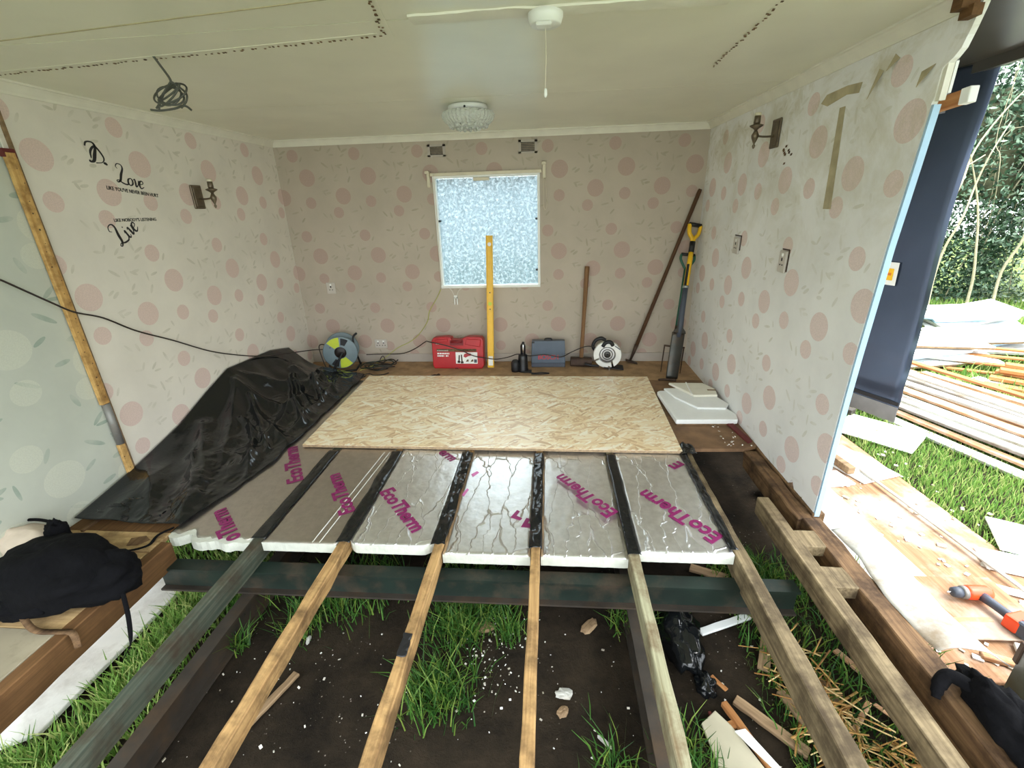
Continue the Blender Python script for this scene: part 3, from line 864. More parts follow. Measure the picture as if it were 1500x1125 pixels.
# ---- big strand board sheet
t = thing('strand_board', 'large pale strand board sheet lying across the foil boards', 'board', (1.995, -1.12, .004), (0, 0, -.004))
b = MB(); b.prism([(-1.24,.645),(1.245,.63),(1.21,-.655),(-1.20,-.645)], 0, .017)
b.build('sheet_edge', MT['osb_edge'], t)
b = MB(); b.prism([(-1.24,.645),(1.245,.63),(1.21,-.655),(-1.20,-.645)], .017, .0185)
b.build('strand_face', MT['osb'], t)

# ---- black polythene heaped along the left wall
hs = [(-.30,.10),(-.42,.27),(-.7,.33),(-1.25,.36),(-1.5,.28),(-1.8,.17),(-2.15,.09),(-2.4,.05),(-2.60,.02)]
def h_at(y):
    for (a, ha), (c, hc) in zip(hs, hs[1:]):
        if c <= y <= a: return ha + (hc-ha)*(y-a)/(c-a)
    return hs[0][1] if y > hs[0][0] else hs[-1][1]
FOLDS = [(.02,.38,.75,.20,.07,.07),(.05,.42,.95,.42,.05,.06),(.10,.40,.55,.72,.055,.07),(.30,.15,.95,.28,.05,.06),(.45,.50,.98,.62,.045,.05),(.15,.62,.80,.90,.05,.07),
         (.55,.08,.70,.34,.04,.05),(.65,.35,.80,.75,.035,.04),(.35,.75,.95,.98,.04,.05),(.80,.10,.88,.55,.03,.03),(.05,.80,.60,.97,.035,.06),
         (.35,.20,.80,.38,.055,.028),(.45,.28,.92,.50,.05,.026),(.30,.44,.85,.66,.05,.028),(.50,.10,.90,.22,.05,.026),(.55,.58,.95,.80,.045,.026),(.62,.22,.86,.31,.045,.022),(.70,.40,.93,.47,.04,.02),(.40,.55,.70,.62,.04,.022)]
def poly_fn(u, v):
    y = -.40 - 2.16*v
    xr = .70 - .12*max(0, v-.75)*4
    x = .015 + (xr - .015)*u
    h = h_at(y)
    z = h*(1-u)**1.5*(1 - .35*math.sin(u*math.pi)) + .010
    f = 0.0
    for (u0, v0, u1, v1, am, wd) in FOLDS:
        du, dv = u1-u0, (v1-v0)*3.2
        pu, pv = u-u0, (v-v0)*3.2
        k = max(0, min(1, (pu*du + pv*dv)/(du*du + dv*dv)))
        d = math.hypot(pu - k*du, pv - k*dv) + .01*mnoise.noise(Vector((u*7, v*20, 3)))
        f += am*math.exp(-(abs(d)/wd)**1.3)*(1 - .5*k)
    z += (f + .030*mnoise.noise(Vector((x*4.2 + y, y*2.6, 2))) + .010*mnoise.noise(Vector((x*11, y*7 + x*4, 5))) + .008 + (.010*(.35-abs(mnoise.noise(Vector((x*22 + y*7, y*15 - x*6, 9))))))*max(0, min(1, (u-.30)*4)))*min(1, 4*u)*min(1, 5*(1-u)+.2)
    x += .02*mnoise.noise(Vector((x*8, y*8, 11)))*min(1, 5*u)
    return (max(x, .006), y, max(z, .006))
b = MB(); b.grid(poly_fn, 100, 230)
t = thing('polythene_sheet', 'crumpled glossy black polythene sheet heaped along the left wall', 'plastic sheet', (0,0,0))
b.build('sheet_fold', MT['sheet'], t, smooth=True, solid=.0012)
b = MB()
b.grid(lambda u, v: (.32+.40*u*(1-.1*v), -.43-.11*v, .008+.012*abs(mnoise.noise(Vector((u*9, v*5, 3))))+.012*(1-u)), 40, 8)
b.build('sheet_flap', MT['sheet'], t, smooth=True, solid=.0012)
b = MB()
b.grid(lambda u, v: (.08+.34*u, -2.40-.14*v*(1-.3*u), .03+.03*mnoise.noise(Vector((u*5, v*5, 7)))+.02*math.sin(u*5+v*2)-.02*v), 20, 10)
b.build('sheet_flap', MT['sheet'], t, smooth=True, solid=.0012)

# ---- white boards stacked on the right floor piece
b = MB(); 
def slab(name, poly, z0, z1, mat, label, cat, group=None, edge=None, bevel=.004, parent=None):
    q = MB(); q.prism(poly, z0, z1)
    return tag(q.build(name, MT[mat], bevel=bevel, parent=parent), label, cat, group)
t = thing('white_board', 'large white panel at the bottom of the stack by the right wall', 'panel', (3.465,-1.15,0), group='white boards stacked by the right wall')
q = MB(); q.prism([(-.225,.26),(-.20,.28),(.10,.30),(.225,-.15),(.205,-.235),(-.205,-.245)], .012, .046); q.build('panel_face', MT['polystyrene'], t, bevel=.008, bseg=2)
q = MB(); q.prism([(-.215,.25),(.09,.29),(.215,-.15),(.195,-.225),(-.195,-.235)], 0, .012); q.build('panel_back', MT['rawedge'], t)
t = thing('white_board', 'middle white panel of the stack by the right wall', 'panel', (3.49,-1.06,.047), (0,0,.12), group='white boards stacked by the right wall')
q = MB(); q.prism([(-.17,.22),(.12,.20),(.185,-.12),(.13,-.19),(-.06,-.16),(-.15,.05)], 0, .016); q.build('panel_face', MT['polystyrene'], t, bevel=.004)
t = thing('white_board', 'small cream topped white panel on top of the stack by the right wall', 'panel', (3.50,-.93,.064), (0,0,-.05), group='white boards stacked by the right wall')
q = MB(); q.prism([(-.16,.13),(.10,.14),(.165,.02),(.15,-.10),(-.02,-.115)], 0, .018); q.build('panel_face', MT['cornice'], t, bevel=.003)
q = MB(); q.prism([(-.03,.135),(-.022,.135),(-.03,-.11),(-.038,-.11)], .018, .024); q.build('panel_rib', MT['white'], t)
q = MB(); q.box(.10, .16, -.02, .0, .0, .02); q.build('broken_corner', MT['rawedge'], t)
# rubble and splinters at the foot of the right wall
q = MB(); q.prism([(3.60,-1.36),(3.64,-1.35),(3.675,-1.62),(3.64,-1.64)], .0, .016)
tag(q.build('brick_red_lath', MT['redtag'], bevel=.003, sub=.06, rough=.003), 'red-brown lath lying at the foot of the right wall', 'lath')
rs = random.Random(12)
b = MB()
for i in range(26):
    x = 3.5 + rs.random()*.17; y = -1.3 - rs.random()*.4; s = rs.uniform(.002,.006)
    b.box(-s, s, -s*.7, s*.7, 0, s, TM(x, y, .001) @ RM(rs.random()*.5, rs.random()*.5, rs.random()*3))
tag(b.build('plaster_crumbs', MT['chips']), 'plaster crumbs scattered on the floor by the right wall', 'rubble', kind='stuff')
# ================================================================ wall and ceiling fittings
# ceiling light: rim and cut-glass bowl made of ribs
t = thing('ceiling_light', 'round cut-glass ceiling light with beaded bowl', 'lamp', (1.90, -1.10, H))
b = MB(); b.lathe([(.118,-.002),(.120,-.012),(.116,-.028),(.110,-.030)], 40); b.build('rim', MT['white_plastic'], t, smooth=True)
m, nt, N, L, B = nt_new('cut_glass')
v = coords(nt)
B.inputs['Base Color'].default_value = (.85,.87,.80,1); B.inputs['Roughness'].default_value = .15
B.inputs['Transmission Weight'].default_value = .35; B.inputs['IOR'].default_value = 1.45
n1 = tex(nt, 'Voronoi', 90.0, v); set_bump(nt, B, n1.outputs['Distance'], .8, .01)
b = MB()
prof = [(.112,-.028),(.150,-.036),(.158,-.05),(.156,-.066),(.146,-.084),(.126,-.102),(.096,-.116),(.06,-.124),(.012,-.127)]
seg = 72
vs = []; fs = []
for r, z in prof:
    for k in range(seg):
        th = 2*math.pi*k/seg
        rr = r*(1 + (.028 if k % 2 else -.02)*(1 if r > .05 else .3))
        vs.append((rr*math.cos(th), rr*math.sin(th), z))
for i in range(len(prof)-1):
    for k in range(seg):
        k2 = (k+1) % seg
        fs.append((i*seg+k2, i*seg+k, (i+1)*seg+k, (i+1)*seg+k2))
b.add(vs, fs); gb = b.build('glass_bowl', m, t)
b = MB()
for k in range(18):
    th = 2*math.pi*k/18
    b.ball((.112*math.cos(th), .112*math.sin(th), -.113), .011, 8, 6)
for k in range(12):
    th = 2*math.pi*k/12
    b.ball((.068*math.cos(th), .068*math.sin(th), -.126), .010, 8, 6)
b.build('glass_beads', m, gb, smooth=True)
b = MB(); b.lathe([(.004,-.03),(.006,-.03),(.006,-.02),(.004,-.018)], 8, TM(.0,-.118,0)); b.build('screw', MT['black'], t)

# pull-cord switch
t = thing('pull_switch', 'white round ceiling pull switch with long hanging cord', 'switch', (2.385, -2.50, H-.006))
b = MB(); b.lathe([(.056,0),(.056,-.012),(.050,-.03),(.046,-.034),(.01,-.036)], 32); b.build('housing', MT['white_plastic'], t, smooth=True, bevel=.002)
b = MB(); b.box(-.03, .02, -.05, -.01, -.045, -.034); b.build('toggle_cover', MT['white_plastic'], t, bevel=.004)
b = MB(); b.tube([(0,0,-.036),(.002,0,-.12),(-.001,0,-.205)], .0011, 6); b.build('cord', MT['cream_plastic'], t)
b = MB(); b.lathe([(.002,-.205),(.005,-.210),(.006,-.225),(.003,-.232)], 12); b.build('cord_pull', MT['white_plastic'], t, smooth=True)

# cable coil hanging from the ceiling
t = thing('hanging_cable', 'loose grey cable coil hanging from the ceiling', 'cable', (.884, -2.30, H))
b = MB(); b.tube(smooth_path([(0,0,0),(.018,.0,-.03),(.04,.0,-.068),(.048,-.004,-.085)]), .0045, 8); b.build('cable_drop', MT['cablegrey'], t, smooth=True)
rs = random.Random(5)
for i in range(5):
    cx, cz = .028 + rs.uniform(-.008,.008), -.128 + rs.uniform(-.008,.008)
    rx, rz = .055 + rs.uniform(-.014,.014), .026 + rs.uniform(-.007,.012)
    tl = rs.uniform(-.5,.5); ph = rs.uniform(-.6,.6)
    pts = []
    for k in range(29):
        a = 2*math.pi*k/28
        x = rx*math.cos(a); z = rz*math.sin(a)
        pts.append((cx + x*math.cos(tl) - z*math.sin(tl), .03*math.sin(a+ph), cz + x*math.sin(tl) + z*math.cos(tl)))
    b = MB(); b.tube(pts, .0036, 7); b.build('cable_loop', MT['cablegrey'], t, smooth=True)
b = MB(); b.tube(smooth_path([(.048,-.004,-.085),(.0,.01,-.115),(-.02,.0,-.15),(-.045,0,-.172)]), .0038, 7); b.build('cable_loop', MT['cablegrey'], t, smooth=True)
b = MB(); b.tube(smooth_path([(.048,-.004,-.085),(.085,.01,-.12),(.09,.0,-.15),(.06,.0,-.175)]), .0038, 7); b.build('cable_loop', MT['cablegrey'], t, smooth=True)
b = MB(); b.tube(smooth_path([(-.07,0,-.176),(-.03,.0,-.180),(.03,0,-.176),(.075,.0,-.168),(.10,0,-.184)]), .0042, 7); b.build('cable_tail', MT['cablegrey'], t, smooth=True)
b = MB(); b.tube(smooth_path([(-.02,0,-.15),(-.03,0,-.165),(-.035,0,-.178)]), .0036, 7); b.build('cable_tail', MT['cablegrey'], t, smooth=True)

# air vents
for x0, x1, z0, z1, lab in ((1.362,1.517,1.838,1.934,'small grey louvre vent above the window, left one'), (2.137,2.295,1.838,1.940,'small grey louvre vent above the window, right one')):
    cx, cz, w, h = (x0+x1)/2, (z0+z1)/2, (x1-x0)/2, (z1-z0)/2
    t = thing('air_vent', lab, 'vent', (cx, -.001, cz), group='louvre vents above the window')
    b = MB(); b.box(-w, w, -.006, 0, h-.018, h); b.box(-w, w, -.006, 0, -h, -h+.014); b.box(-w, -w+.022, -.006, 0, -h, h); b.box(w-.022, w, -.006, 0, -h, h)
    vf = b.build('vent_frame', MT['skirting'], t)
    b = MB(); b.box(-w+.02, w-.02, -.001, 0, -h+.012, h-.016); b.build('vent_back', MT['black'], t)
    for k in range(5):
        z = -h + .02 + k*(2*h-.038)/5
        b = MB(); b.box(-w+.022, w-.022, -.0045, -.001, z, z+.0075, ); b.build('louvre', MT['brass'], t)
    for sx in (-1, 1):
        for sz in (-1, 1):
            b = MB(); b.lathe([(.003,0),(.003,.002),(.001,.0025)], 8, TM(sx*(w-.006), -.006, sz*(h-.006)) @ RM(math.pi/2,0,0)); b.build('screw', MT['brass'], vf)

# candle wall lamps
def wall_lamp(label, loc, rz):
    t = thing('wall_lamp', label, 'lamp', loc, (0,0,rz), group='pewter candle wall lamps')
    # local: plate in the XZ plane, arm along -Y
    b = MB(); b.box(-.05, .05, -.012, 0, -.075, .075); b.build('back_plate', MT['brass'], t, bevel=.004)
    b = MB(); b.box(-.038, .038, -.016, -.012, -.06, .06); b.build('plate_panel', MT['brass'], t, bevel=.003)
    b = MB(); b.tube(smooth_path([(0,-.012,-.012),(0,-.05,-.014),(0,-.085,-.012),(0,-.115,-.006)]), .0055, 8); b.build('arm', MT['brass'], t, smooth=True)
    b = MB(); b.lathe([(.001,-.075),(.006,-.068),(.009,-.058),(.004,-.05),(.010,-.036),(.018,-.018),(.020,-.004),(.012,.012),(.008,.02)], 16, TM(0,-.118,0)); b.build('finial', MT['brass'], t, smooth=True)
    b = MB(); b.lathe([(.008,.02),(.014,.028),(.034,.040),(.036,.046),(.016,.052),(.014,.056)], 20, TM(0,-.118,0)); b.build('drip_cup', MT['brass'], t, smooth=True)
    b = MB(); b.lathe([(.017,.054),(.018,.06),(.017,.092),(.016,.093)], 16, TM(0,-.118,0)); b.build('candle_sleeve', MT['brass'], t, smooth=True)
    b = MB(); b.lathe([(.0175,.093),(.0175,.108),(.012,.110)], 16, TM(0,-.118,0)); b.build('bulb_holder', MT['cream_plastic'], t, smooth=True)
    return t
wall_lamp('pewter candle wall lamp on the left wall', (.001, -1.085, 1.55), -math.pi/2 + math.pi)
wall_lamp('pewter candle wall lamp on the right wall', (W-.001, -1.225, 1.775), math.pi/2 - math.pi)

# script lettering as flat ribbons (unit strokes: x, y, half width)
def ribbon(b, pts, M):
    P = smooth_path([(p[0], p[1], 0) for p in pts], 7)
    n = len(P); ws = []
    for i in range(n):
        f = i/(n-1)*(len(pts)-1); k = min(int(f), len(pts)-2)
        ws.append(1.35*(pts[k][2] + (pts[k+1][2]-pts[k][2])*(f-k)))
    top = []; bot = []
    for i in range(n):
        d = (P[min(i+1,n-1)] - P[max(i-1,0)]).normalized()
        nn = Vector((-d.y, d.x, 0))
        top.append(P[i] + nn*ws[i]); bot.append(P[i] - nn*ws[i])
    vs = top + bot + [p + Vector((0,0,.004)) for p in top] + [p + Vector((0,0,.004)) for p in bot]
    fs = []
    for i in range(n-1):
        fs += [(i, i+1, n+i+1, n+i), (2*n+i, 3*n+i, 3*n+i+1, 2*n+i+1), (i, 2*n+i, 2*n+i+1, i+1), (n+i, n+i+1, 3*n+i+1, 3*n+i)]
    b.add(vs, fs, M)
def L_(x): return [(x+.02,.72,.008),(x-.06,.82,.014),(x+.02,.98,.018),(x+.20,.98,.02),(x+.26,.80,.03),(x+.16,.45,.045),(x+.10,.15,.04),(x-.02,.0,.02),(x-.08,.07,.015),(x+.02,.12,.015),(x+.20,.02,.03),(x+.42,.0,.028),(x+.52,.14,.01)]
def o_(x): return [(x+.16,.40,.015),(x+.04,.30,.03),(x+.03,.10,.034),(x+.13,.0,.02),(x+.25,.12,.03),(x+.24,.32,.03),(x+.15,.41,.012)]
def v_(x): return [(x,.34,.01),(x+.07,.41,.025),(x+.10,.2,.035),(x+.12,.02,.03),(x+.22,.14,.015),(x+.27,.40,.02)]
def e_(x): return [(x+.03,.20,.012),(x+.20,.28,.015),(x+.19,.41,.02),(x+.07,.38,.03),(x+.02,.15,.036),(x+.10,.0,.026),(x+.26,.12,.01)]
def i_(x): return [(x,.30,.01),(x+.06,.40,.026),(x+.06,.10,.034),(x+.12,.0,.02),(x+.20,.12,.008)]
def dot_(x): return [(x+.06,.56,.02),(x+.10,.58,.024)]
def D_(x): return [(x-.1,.72,.02),(x-.04,.92,.025),(x+.16,.98,.028),(x+.24,.80,.03),(x+.18,.40,.045),(x+.12,.1,.04),(x+.0,.02,.03),(x-.02,.10,.02)]
def D2_(x): return [(x-.02,.2,.012),(x+.0,.55,.03),(x+.16,.82,.03),(x+.32,.62,.026),(x+.42,.34,.02),(x+.34,.12,.012),(x+.12,.02,.02)]
def script(strokes, label, p0, p1, hs=1.0):
    """p0/p1: world positions of baseline x=0 and x=1 on the left wall"""
    p0, p1 = Vector(p0), Vector(p1)
    x = p1-p0; k = x.length; x.normalize(); z = Vector((1,0,0)); y = z.cross(x)
    M = Matrix((x*k, y*k*hs, z*.12)).transposed().to_4x4(); M.translation = p0
    b = MB()
    for s in strokes: ribbon(b, s, M)
    tag(b.build('wall_lettering', MT['ink']), label, 'lettering', 'black vinyl lettering on the left wall')
XL = .0006
script([D_(.1), D2_(.16), [(.55,.14,.03),(.60,.10,.05),(.66,.04,.02)]], 'black script capital D remnant on the left wall', (XL,-1.815,1.715), (XL,-1.65,1.690), .62)
script([L_(.05), o_(.50), v_(.80), e_(1.08)], 'black script word Love on the left wall', (XL,-1.672,1.622), (XL,-1.547,1.596), .78)
script([L_(.05), i_(.52), dot_(.52), v_(.72), e_(.98)], 'black script word Live slanting up on the left wall', (XL,-1.775,1.285), (XL,-1.655,1.355), .85)
o = put_text('wall_lettering', "LIKE YOU'VE NEVER BEEN HURT", (XL,-1.755,1.582), (XL,-1.415,1.545), (1,0,0), MT['ink'], None, 1.1, .02)
tag(o, 'small black capitals line under the word Love', 'lettering', 'black vinyl lettering on the left wall')
o = put_text('wall_lettering', "LIKE NOBODY'S LISTENING", (XL,-1.774,1.415), (XL,-1.484,1.412), (1,0,0), MT['ink'], None, 1.0, .02)
tag(o, 'small black capitals line above the word Live', 'lettering', 'black vinyl lettering on the left wall')

# power sockets
def socket(label, loc, rz, w=.074, h=.056, n=2, shade=None):
    t = thing('wall_socket', label, 'socket', loc, (0,0,rz), group='white wall sockets')
    b = MB(); b.box(-w, w, -.012, 0, -h, h); fp = b.build('face_plate', MT['socket'], t, bevel=.003)
    for k in range(n):
        cx = (k - (n-1)/2)*w*.9
        b = MB(); b.box(cx-.006, cx+.006, -.0135, -.011, .004, .02); b.box(cx-.018, cx-.008, -.0135, -.011, -.02, -.013); b.box(cx+.008, cx+.018, -.0135, -.011, -.02, -.013)
        b.build('pin_holes', MT['black'], fp)
        b = MB(); b.box(cx-.008, cx+.008, -.016, -.011, h-.03, h-.012); b.build('rocker', MT['white'], fp, bevel=.001)
    return t
socket('white double wall socket low behind the cable reel', (.728, -.001, .19), 0, .062, .044)
socket('white wall socket higher up on the back wall beside the left corner', (.312, -.001, .745), 0, .042, .052, 1)
t = socket('white wall socket with brown chase edge on the right wall, nearer the back corner', (W-.001, -.885, 1.135), math.pi/2-math.pi, .045, .055, 1)
b = MB(); b.box(-.052, .062, -.004, 0, .062, .068); b.box(.056, .062, -.004, 0, -.03, .066); b.build('chase_edge', MT['iron'], t)
t = socket('white wall socket with brown chase edge on the right wall, nearer the cut end', (W-.001, -1.575, 1.105), math.pi/2-math.pi, .040, .058, 1)
b = MB(); b.box(-.03, .05, -.004, 0, .062, .068); b.box(.044, .051, -.004, 0, -.05, .066); b.build('chase_edge', MT['iron'], t)

# blind brackets, cords and the small tag under the window
for x, z, lab, s in ((1.352,1.66,'cream blind bracket at the left top window corner',-1), (2.352,1.70,'cream blind bracket at the right top window corner',1)):
    t = thing('blind_bracket', lab, 'bracket', (x, -.001, z), group='cream blind brackets')
    b = MB(); b.box(-.014, .014, -.022, 0, -.06, .06); b.build('bracket_plate', MT['cream_plastic'], t, bevel=.004)
    b = MB(); b.box(-.022, .016, -.05, -.005, .045, .07); b.build('bracket_hook', MT['cream_plastic'], t, bevel=.004)
    cp = [(1.402,-.03,1.70),(1.404,-.03,1.40),(1.396,-.028,1.05),(1.392,-.026,.76)] if s < 0 else [(2.352,-.02,1.64),(2.345,-.02,1.45),(2.36,-.02,1.39),(2.375,-.02,1.45),(2.362,-.02,1.64)]
    b = MB(); b.tube(smooth_path([(px-x, py+.001, pz-z) for px, py, pz in cp]), .0016, 6); b.build('blind_cord', MT['cream_plastic'], t, smooth=True)
t = thing('blind_tag', 'small white cord tag hanging under the window', 'tag', (1.515, -.012, .60))
b = MB(); b.box(-.018, -.006, -.004, .004, -.03, .045); b.box(.006, .018, -.004, .004, -.03, .045); b.box(-.018, .018, -.004, .004, .03, .06); b.build('tag_body', MT['white'], t, bevel=.002)
b = MB(); b.tube([(-.01,0,.05),(-.03,0,.10),(-.05,0,.125)], .0016, 6); b.tube([(.01,0,.05),(.03,0,.10),(.06,0,.125)], .0016, 6); b.build('tag_string', MT['white'], t)

# batten on the left wall with its grey pipe piece
t = thing('wall_batten', 'bare wood batten with grey pipe piece down the left wall joint', 'batten', (0, -2.20, 0))
b = MB(); b.box(.0, .022, -.022, .020, .505, 1.72); b.build('batten_strip', MT['batten'], t, bevel=.002, sub=.08, rough=.0015)
b = MB(); b.tube([(.014,.0,.262),(.014,.0,.38),(.014,.0,.503)], .019, 12); b.build('pipe_piece', MT['greymetal'], t, smooth=True)
b = MB(); b.box(.0, .020, -.018, .018, .06, .26); b.build('batten_strip', MT['batten'], t, bevel=.002, sub=.05, rough=.002)
b = MB(); b.box(.0, .014, .020, .032, .06, 1.9); b.build('shadow_fillet', MT['rawedge'], t)
b = MB(); b.box(.0, .02, -.028, .024, 1.70, 1.735); b.build('torn_top', MT['redtag'], t, rough=.004, sub=.02)
b = MB()
rs = random.Random(9)
for k in range(26):
    z = .1 + 1.6*k/26 + rs.random()*.03
    if .25 < z < .52: continue
    y = rs.uniform(-.014,.012); s = rs.uniform(.0018,.004)
    b.box(.0215, .0232, y-s, y+s, z-s, z+s)
b.build('nail_holes', MT['rim'], t)

# long cable slung along the left wall to the reel
P = smooth_path([(.35,-3.0,1.62),(.10,-2.62,1.30),(.030,-2.443,1.197),(.045,-2.30,1.075),(.036,-2.20,1.005),(.02,-2.05,.94),(.018,-1.882,.825),(.02,-1.65,.70),(.02,-1.361,.537),(.03,-1.05,.405),(.05,-.812,.325),(.12,-.55,.27),(.20,-.36,.235),(.29,-.275,.215)], 8)
b = MB(); b.tube(P, .0045, 8)
tag(b.build('power_cable', MT['cable'], smooth=True), 'dark power cable slung along the left wall to the reel', 'cable')
# cable running along the back wall
P = smooth_path([(.60,-.10,.105),(.75,-.06,.098),(.95,-.05,.10),(1.10,-.09,.165),(1.235,-.20,.262),(1.285,-.252,.275),(1.42,-.254,.245),(1.58,-.252,.19),(1.70,-.252,.135),(1.80,-.245,.115),(1.90,-.24,.10),(2.02,-.27,.13),(2.10,-.20,.135),(2.22,-.235,.13),(2.36,-.236,.142),(2.50,-.236,.118),(2.60,-.19,.15),(2.72,-.20,.205),(2.80,-.22,.21),(2.86,-.24,.19)], 7)
b = MB(); b.tube(P, .0045, 8)
tag(b.build('power_cable', MT['cable'], smooth=True), 'dark power cable looped across the tool cases to the saw', 'cable')
P = smooth_path([(1.382,-.03,.72),(1.33,-.012,.63),(1.25,-.011,.51),(1.22,-.011,.41),(1.12,-.011,.28),(1.02,-.012,.205),(.90,-.02,.15),(.78,-.08,.07),(.68,-.20,.02),(.60,-.30,.012)], 7)
b = MB(); b.tube(P, .003, 6)
tag(b.build('earth_wire', MT['cablegreen'], smooth=True), 'green-yellow wire trailing from the window corner to the floor', 'wire')
def leaning(lo, hi, xdir=(1,0,0)):
    lo, hi = Vector(lo), Vector(hi)
    z = (hi-lo).normalized(); x = Vector(xdir); x = (x - z*x.dot(z)).normalized(); y = z.cross(x)
    return Matrix((x, y, z)).transposed(), (hi-lo).length
# ================================================================ tools along the back wall
# cable reel: two grey discs, lime hub sectors, black frame
t = thing('cable_reel', 'grey and lime cable reel in the left back corner', 'cable reel', (.405, -.205, .0), (0,0,.30))
AX = RM(math.pi/2,0,0)
for y in (-.085, .075):
    b = MB(); b.lathe([(.055,-.005),(.15,-.006),(.158,0),(.15,.006),(.055,.005)], 40, TM(0,y,.185) @ AX, cap=False)
    fl = b.build('flange', MT['reelgrey'], t, smooth=True)
    fl0 = fl if y < 0 else fl0
b = MB(); b.lathe([(.10,-.075),(.10,.075)], 28, TM(0,0,.185) @ AX); b.build('wound_cable', MT['cable'], t, smooth=True)
b = MB(); b.lathe([(.056,-.095),(.056,-.08),(.05,-.075)], 28, TM(0,-.0,.185) @ AX); b.build('hub', MT['reelgrey'], t, smooth=True)
for a0 in (1.55, 4.6):
    pts = [(.06*math.cos(a0+k*.12), .06*math.sin(a0+k*.12)) for k in range(8)] + [(.148*math.cos(a0+.84-k*.12), .148*math.sin(a0+.84-k*.12)) for k in range(8)]
    b = MB(); b.prism(pts, .085, .093, TM(0,0,.185) @ AX); b.build('lime_sector', MT['lime'], fl0)
    a1 = a0 - .62
    pts = [(.075*math.cos(a1+k*.1), .075*math.sin(a1+k*.1)) for k in range(6)] + [(.14*math.cos(a1+.5-k*.1), .14*math.sin(a1+.5-k*.1)) for k in range(6)]
    b = MB(); b.prism(pts, .085, .092, TM(0,0,.185) @ AX); b.build('dark_opening', MT['black'], fl0)
b = MB(); b.tube(smooth_path([(-.10,-.12,.008),(-.02,-.115,.12),(.02,-.112,.19)]), .011, 8); b.build('stand_leg', MT['black'], t, smooth=True)
b = MB(); b.tube(smooth_path([(.15,.06,.008),(.13,-.03,.18),(.125,-.02,.30),(.165,-.02,.345)]), .010, 8); b.build('stand_leg', MT['black'], t, smooth=True)
b = MB(); b.tube([(-.15,.10,.010),(-.10,-.12,.010),(.12,-.12,.010),(.15,.10,.010)], .010, 8); b.build('stand_foot', MT['black'], t, smooth=True)
b = MB(); b.tube(smooth_path([(-.08,-.09,.24),(-.15,-.05,.27),(-.19,-.03,.24),(-.17,-.06,.12),(-.14,-.10,.04),(-.08,-.16,.012),(-.02,-.19,.008)]), .005, 8); b.build('lead_end', MT['cable'], t, smooth=True)

# heap of cable beside the reel
t = thing('cable_heap', 'tangled dark green cable heap right of the reel', 'cable', (.80, -.24, 0))
rs = random.Random(21)
for k in range(7):
    cx, cy = rs.uniform(-.10,.08), rs.uniform(-.04,.06)
    rx, ry = rs.uniform(.07,.14), rs.uniform(.05,.09)
    pts = [(cx + rx*math.cos(a*.26), cy + ry*math.sin(a*.26), .008 + .011*k + .012*math.sin(a*.26*2+k)) for a in range(25)]
    b = MB(); b.tube(smooth_path(pts, 2), .0055, 6); b.build('cable_turn', MT['cable'] if k % 2 else MT['greensteel'], t, smooth=True)
b = MB(); b.tube(smooth_path([(-.02,-.0,.08),(.0,.0,.12),(.02,0,.135),(.035,0,.11),(.03,0,.07)]), .004, 6); b.build('cable_turn', MT['cable'], t, smooth=True)
b = MB(); b.tube(smooth_path([(.0,-.02,.05),(.08,-.02,.055),(.15,-.02,.09),(.17,-.02,.105)]), .006, 6); b.build('cable_end', MT['cable'], t, smooth=True)
P = smooth_path([(.50,-.385,.012),(.54,-.41,.008),(.60,-.37,.008),(.66,-.41,.008),(.72,-.38,.008),(.78,-.42,.008),(.86,-.40,.008),(.90,-.36,.01)], 6)
b = MB(); b.tube(P, .0048, 6); tag(b.build('loose_lead', MT['cable'], smooth=True), 'loose dark lead snaking on the floor before the reel', 'cable')

# red tool case (standing, leaning a little)
t = thing('tool_case', 'red plastic tool case with picture label standing against the back wall', 'tool case', (1.535, -.215, .0), RM(-.10,0,-.02).to_3x3())
w, h, d = .245, .31, .10
body = [(-w,.03),(-w+.015,0),(w-.015,0),(w,.03),(w,h-.035),(w-.02,h-.008),(.10,h-.004),(.055,h-.015),(.05,h-.032),(-.055,h-.032),(-.06,h-.012),(-.10,h-.002),(-w+.02,h-.012),(-w,h-.04)]
MV = Matrix(((1,0,0,0),(0,0,1,0),(0,1,0,0),(0,0,0,1)))   # x, z profile extruded along y
b = MB(); b.prism(body, -.01, d, MV); b.build('case_shell', MT['redplastic'], t, bevel=.010, bseg=2)
b = MB(); b.prism([(.075,h-.075),(w-.03,h-.10),(w-.018,h-.03),(.09,h-.022)], -.018, -.008, MV); b.build('lid_bulge', MT['redplastic'], t, bevel=.004)
b = MB(); b.prism([(-w+.03,h-.06),(-.09,h-.05),(-.085,h-.022),(-w+.04,h-.03)], -.016, -.008, MV); b.build('lid_bulge', MT['redplastic'], t, bevel=.004)
b = MB(); b.prism([(-.07,h-.085),(.06,h-.085),(.06,h-.035),(-.07,h-.035)], -.0125, -.008, MV); hr = b.build('handle_recess', MT['darkred'], t)
b = MB(); b.tube([(-.06,-.016,h-.05),(.05,-.016,h-.05)], .011, 10); b.build('handle', MT['darkred'], hr, smooth=True)
b = MB(); b.box(-.20, .18, -.0115, -.010, .166, .192); b.build('dark_band', MT['rim'], t)
b = MB(); b.box(-.02, .188, -.0118, -.0102, .050, .160); pl_ = b.build('picture_label', MT['white'], t)
rs = random.Random(4)
def blocks(y, x0, x1, hh, mat, nm, depth=-.0122):
    q = MB(); x = x0
    while x < x1:
        l = rs.uniform(.010,.018); q.box(x, min(x+l, x1), depth, depth+.0012, y, y+hh); x += l + .004
    q.build(nm, mat, t)
blocks(.170, -.195, -.09, .011, MT['skirting'], 'label_text'); blocks(.140, -.195, -.08, .014, MT['white'], 'label_text'); blocks(.118, -.195, -.13, .013, MT['white'], 'label_text')
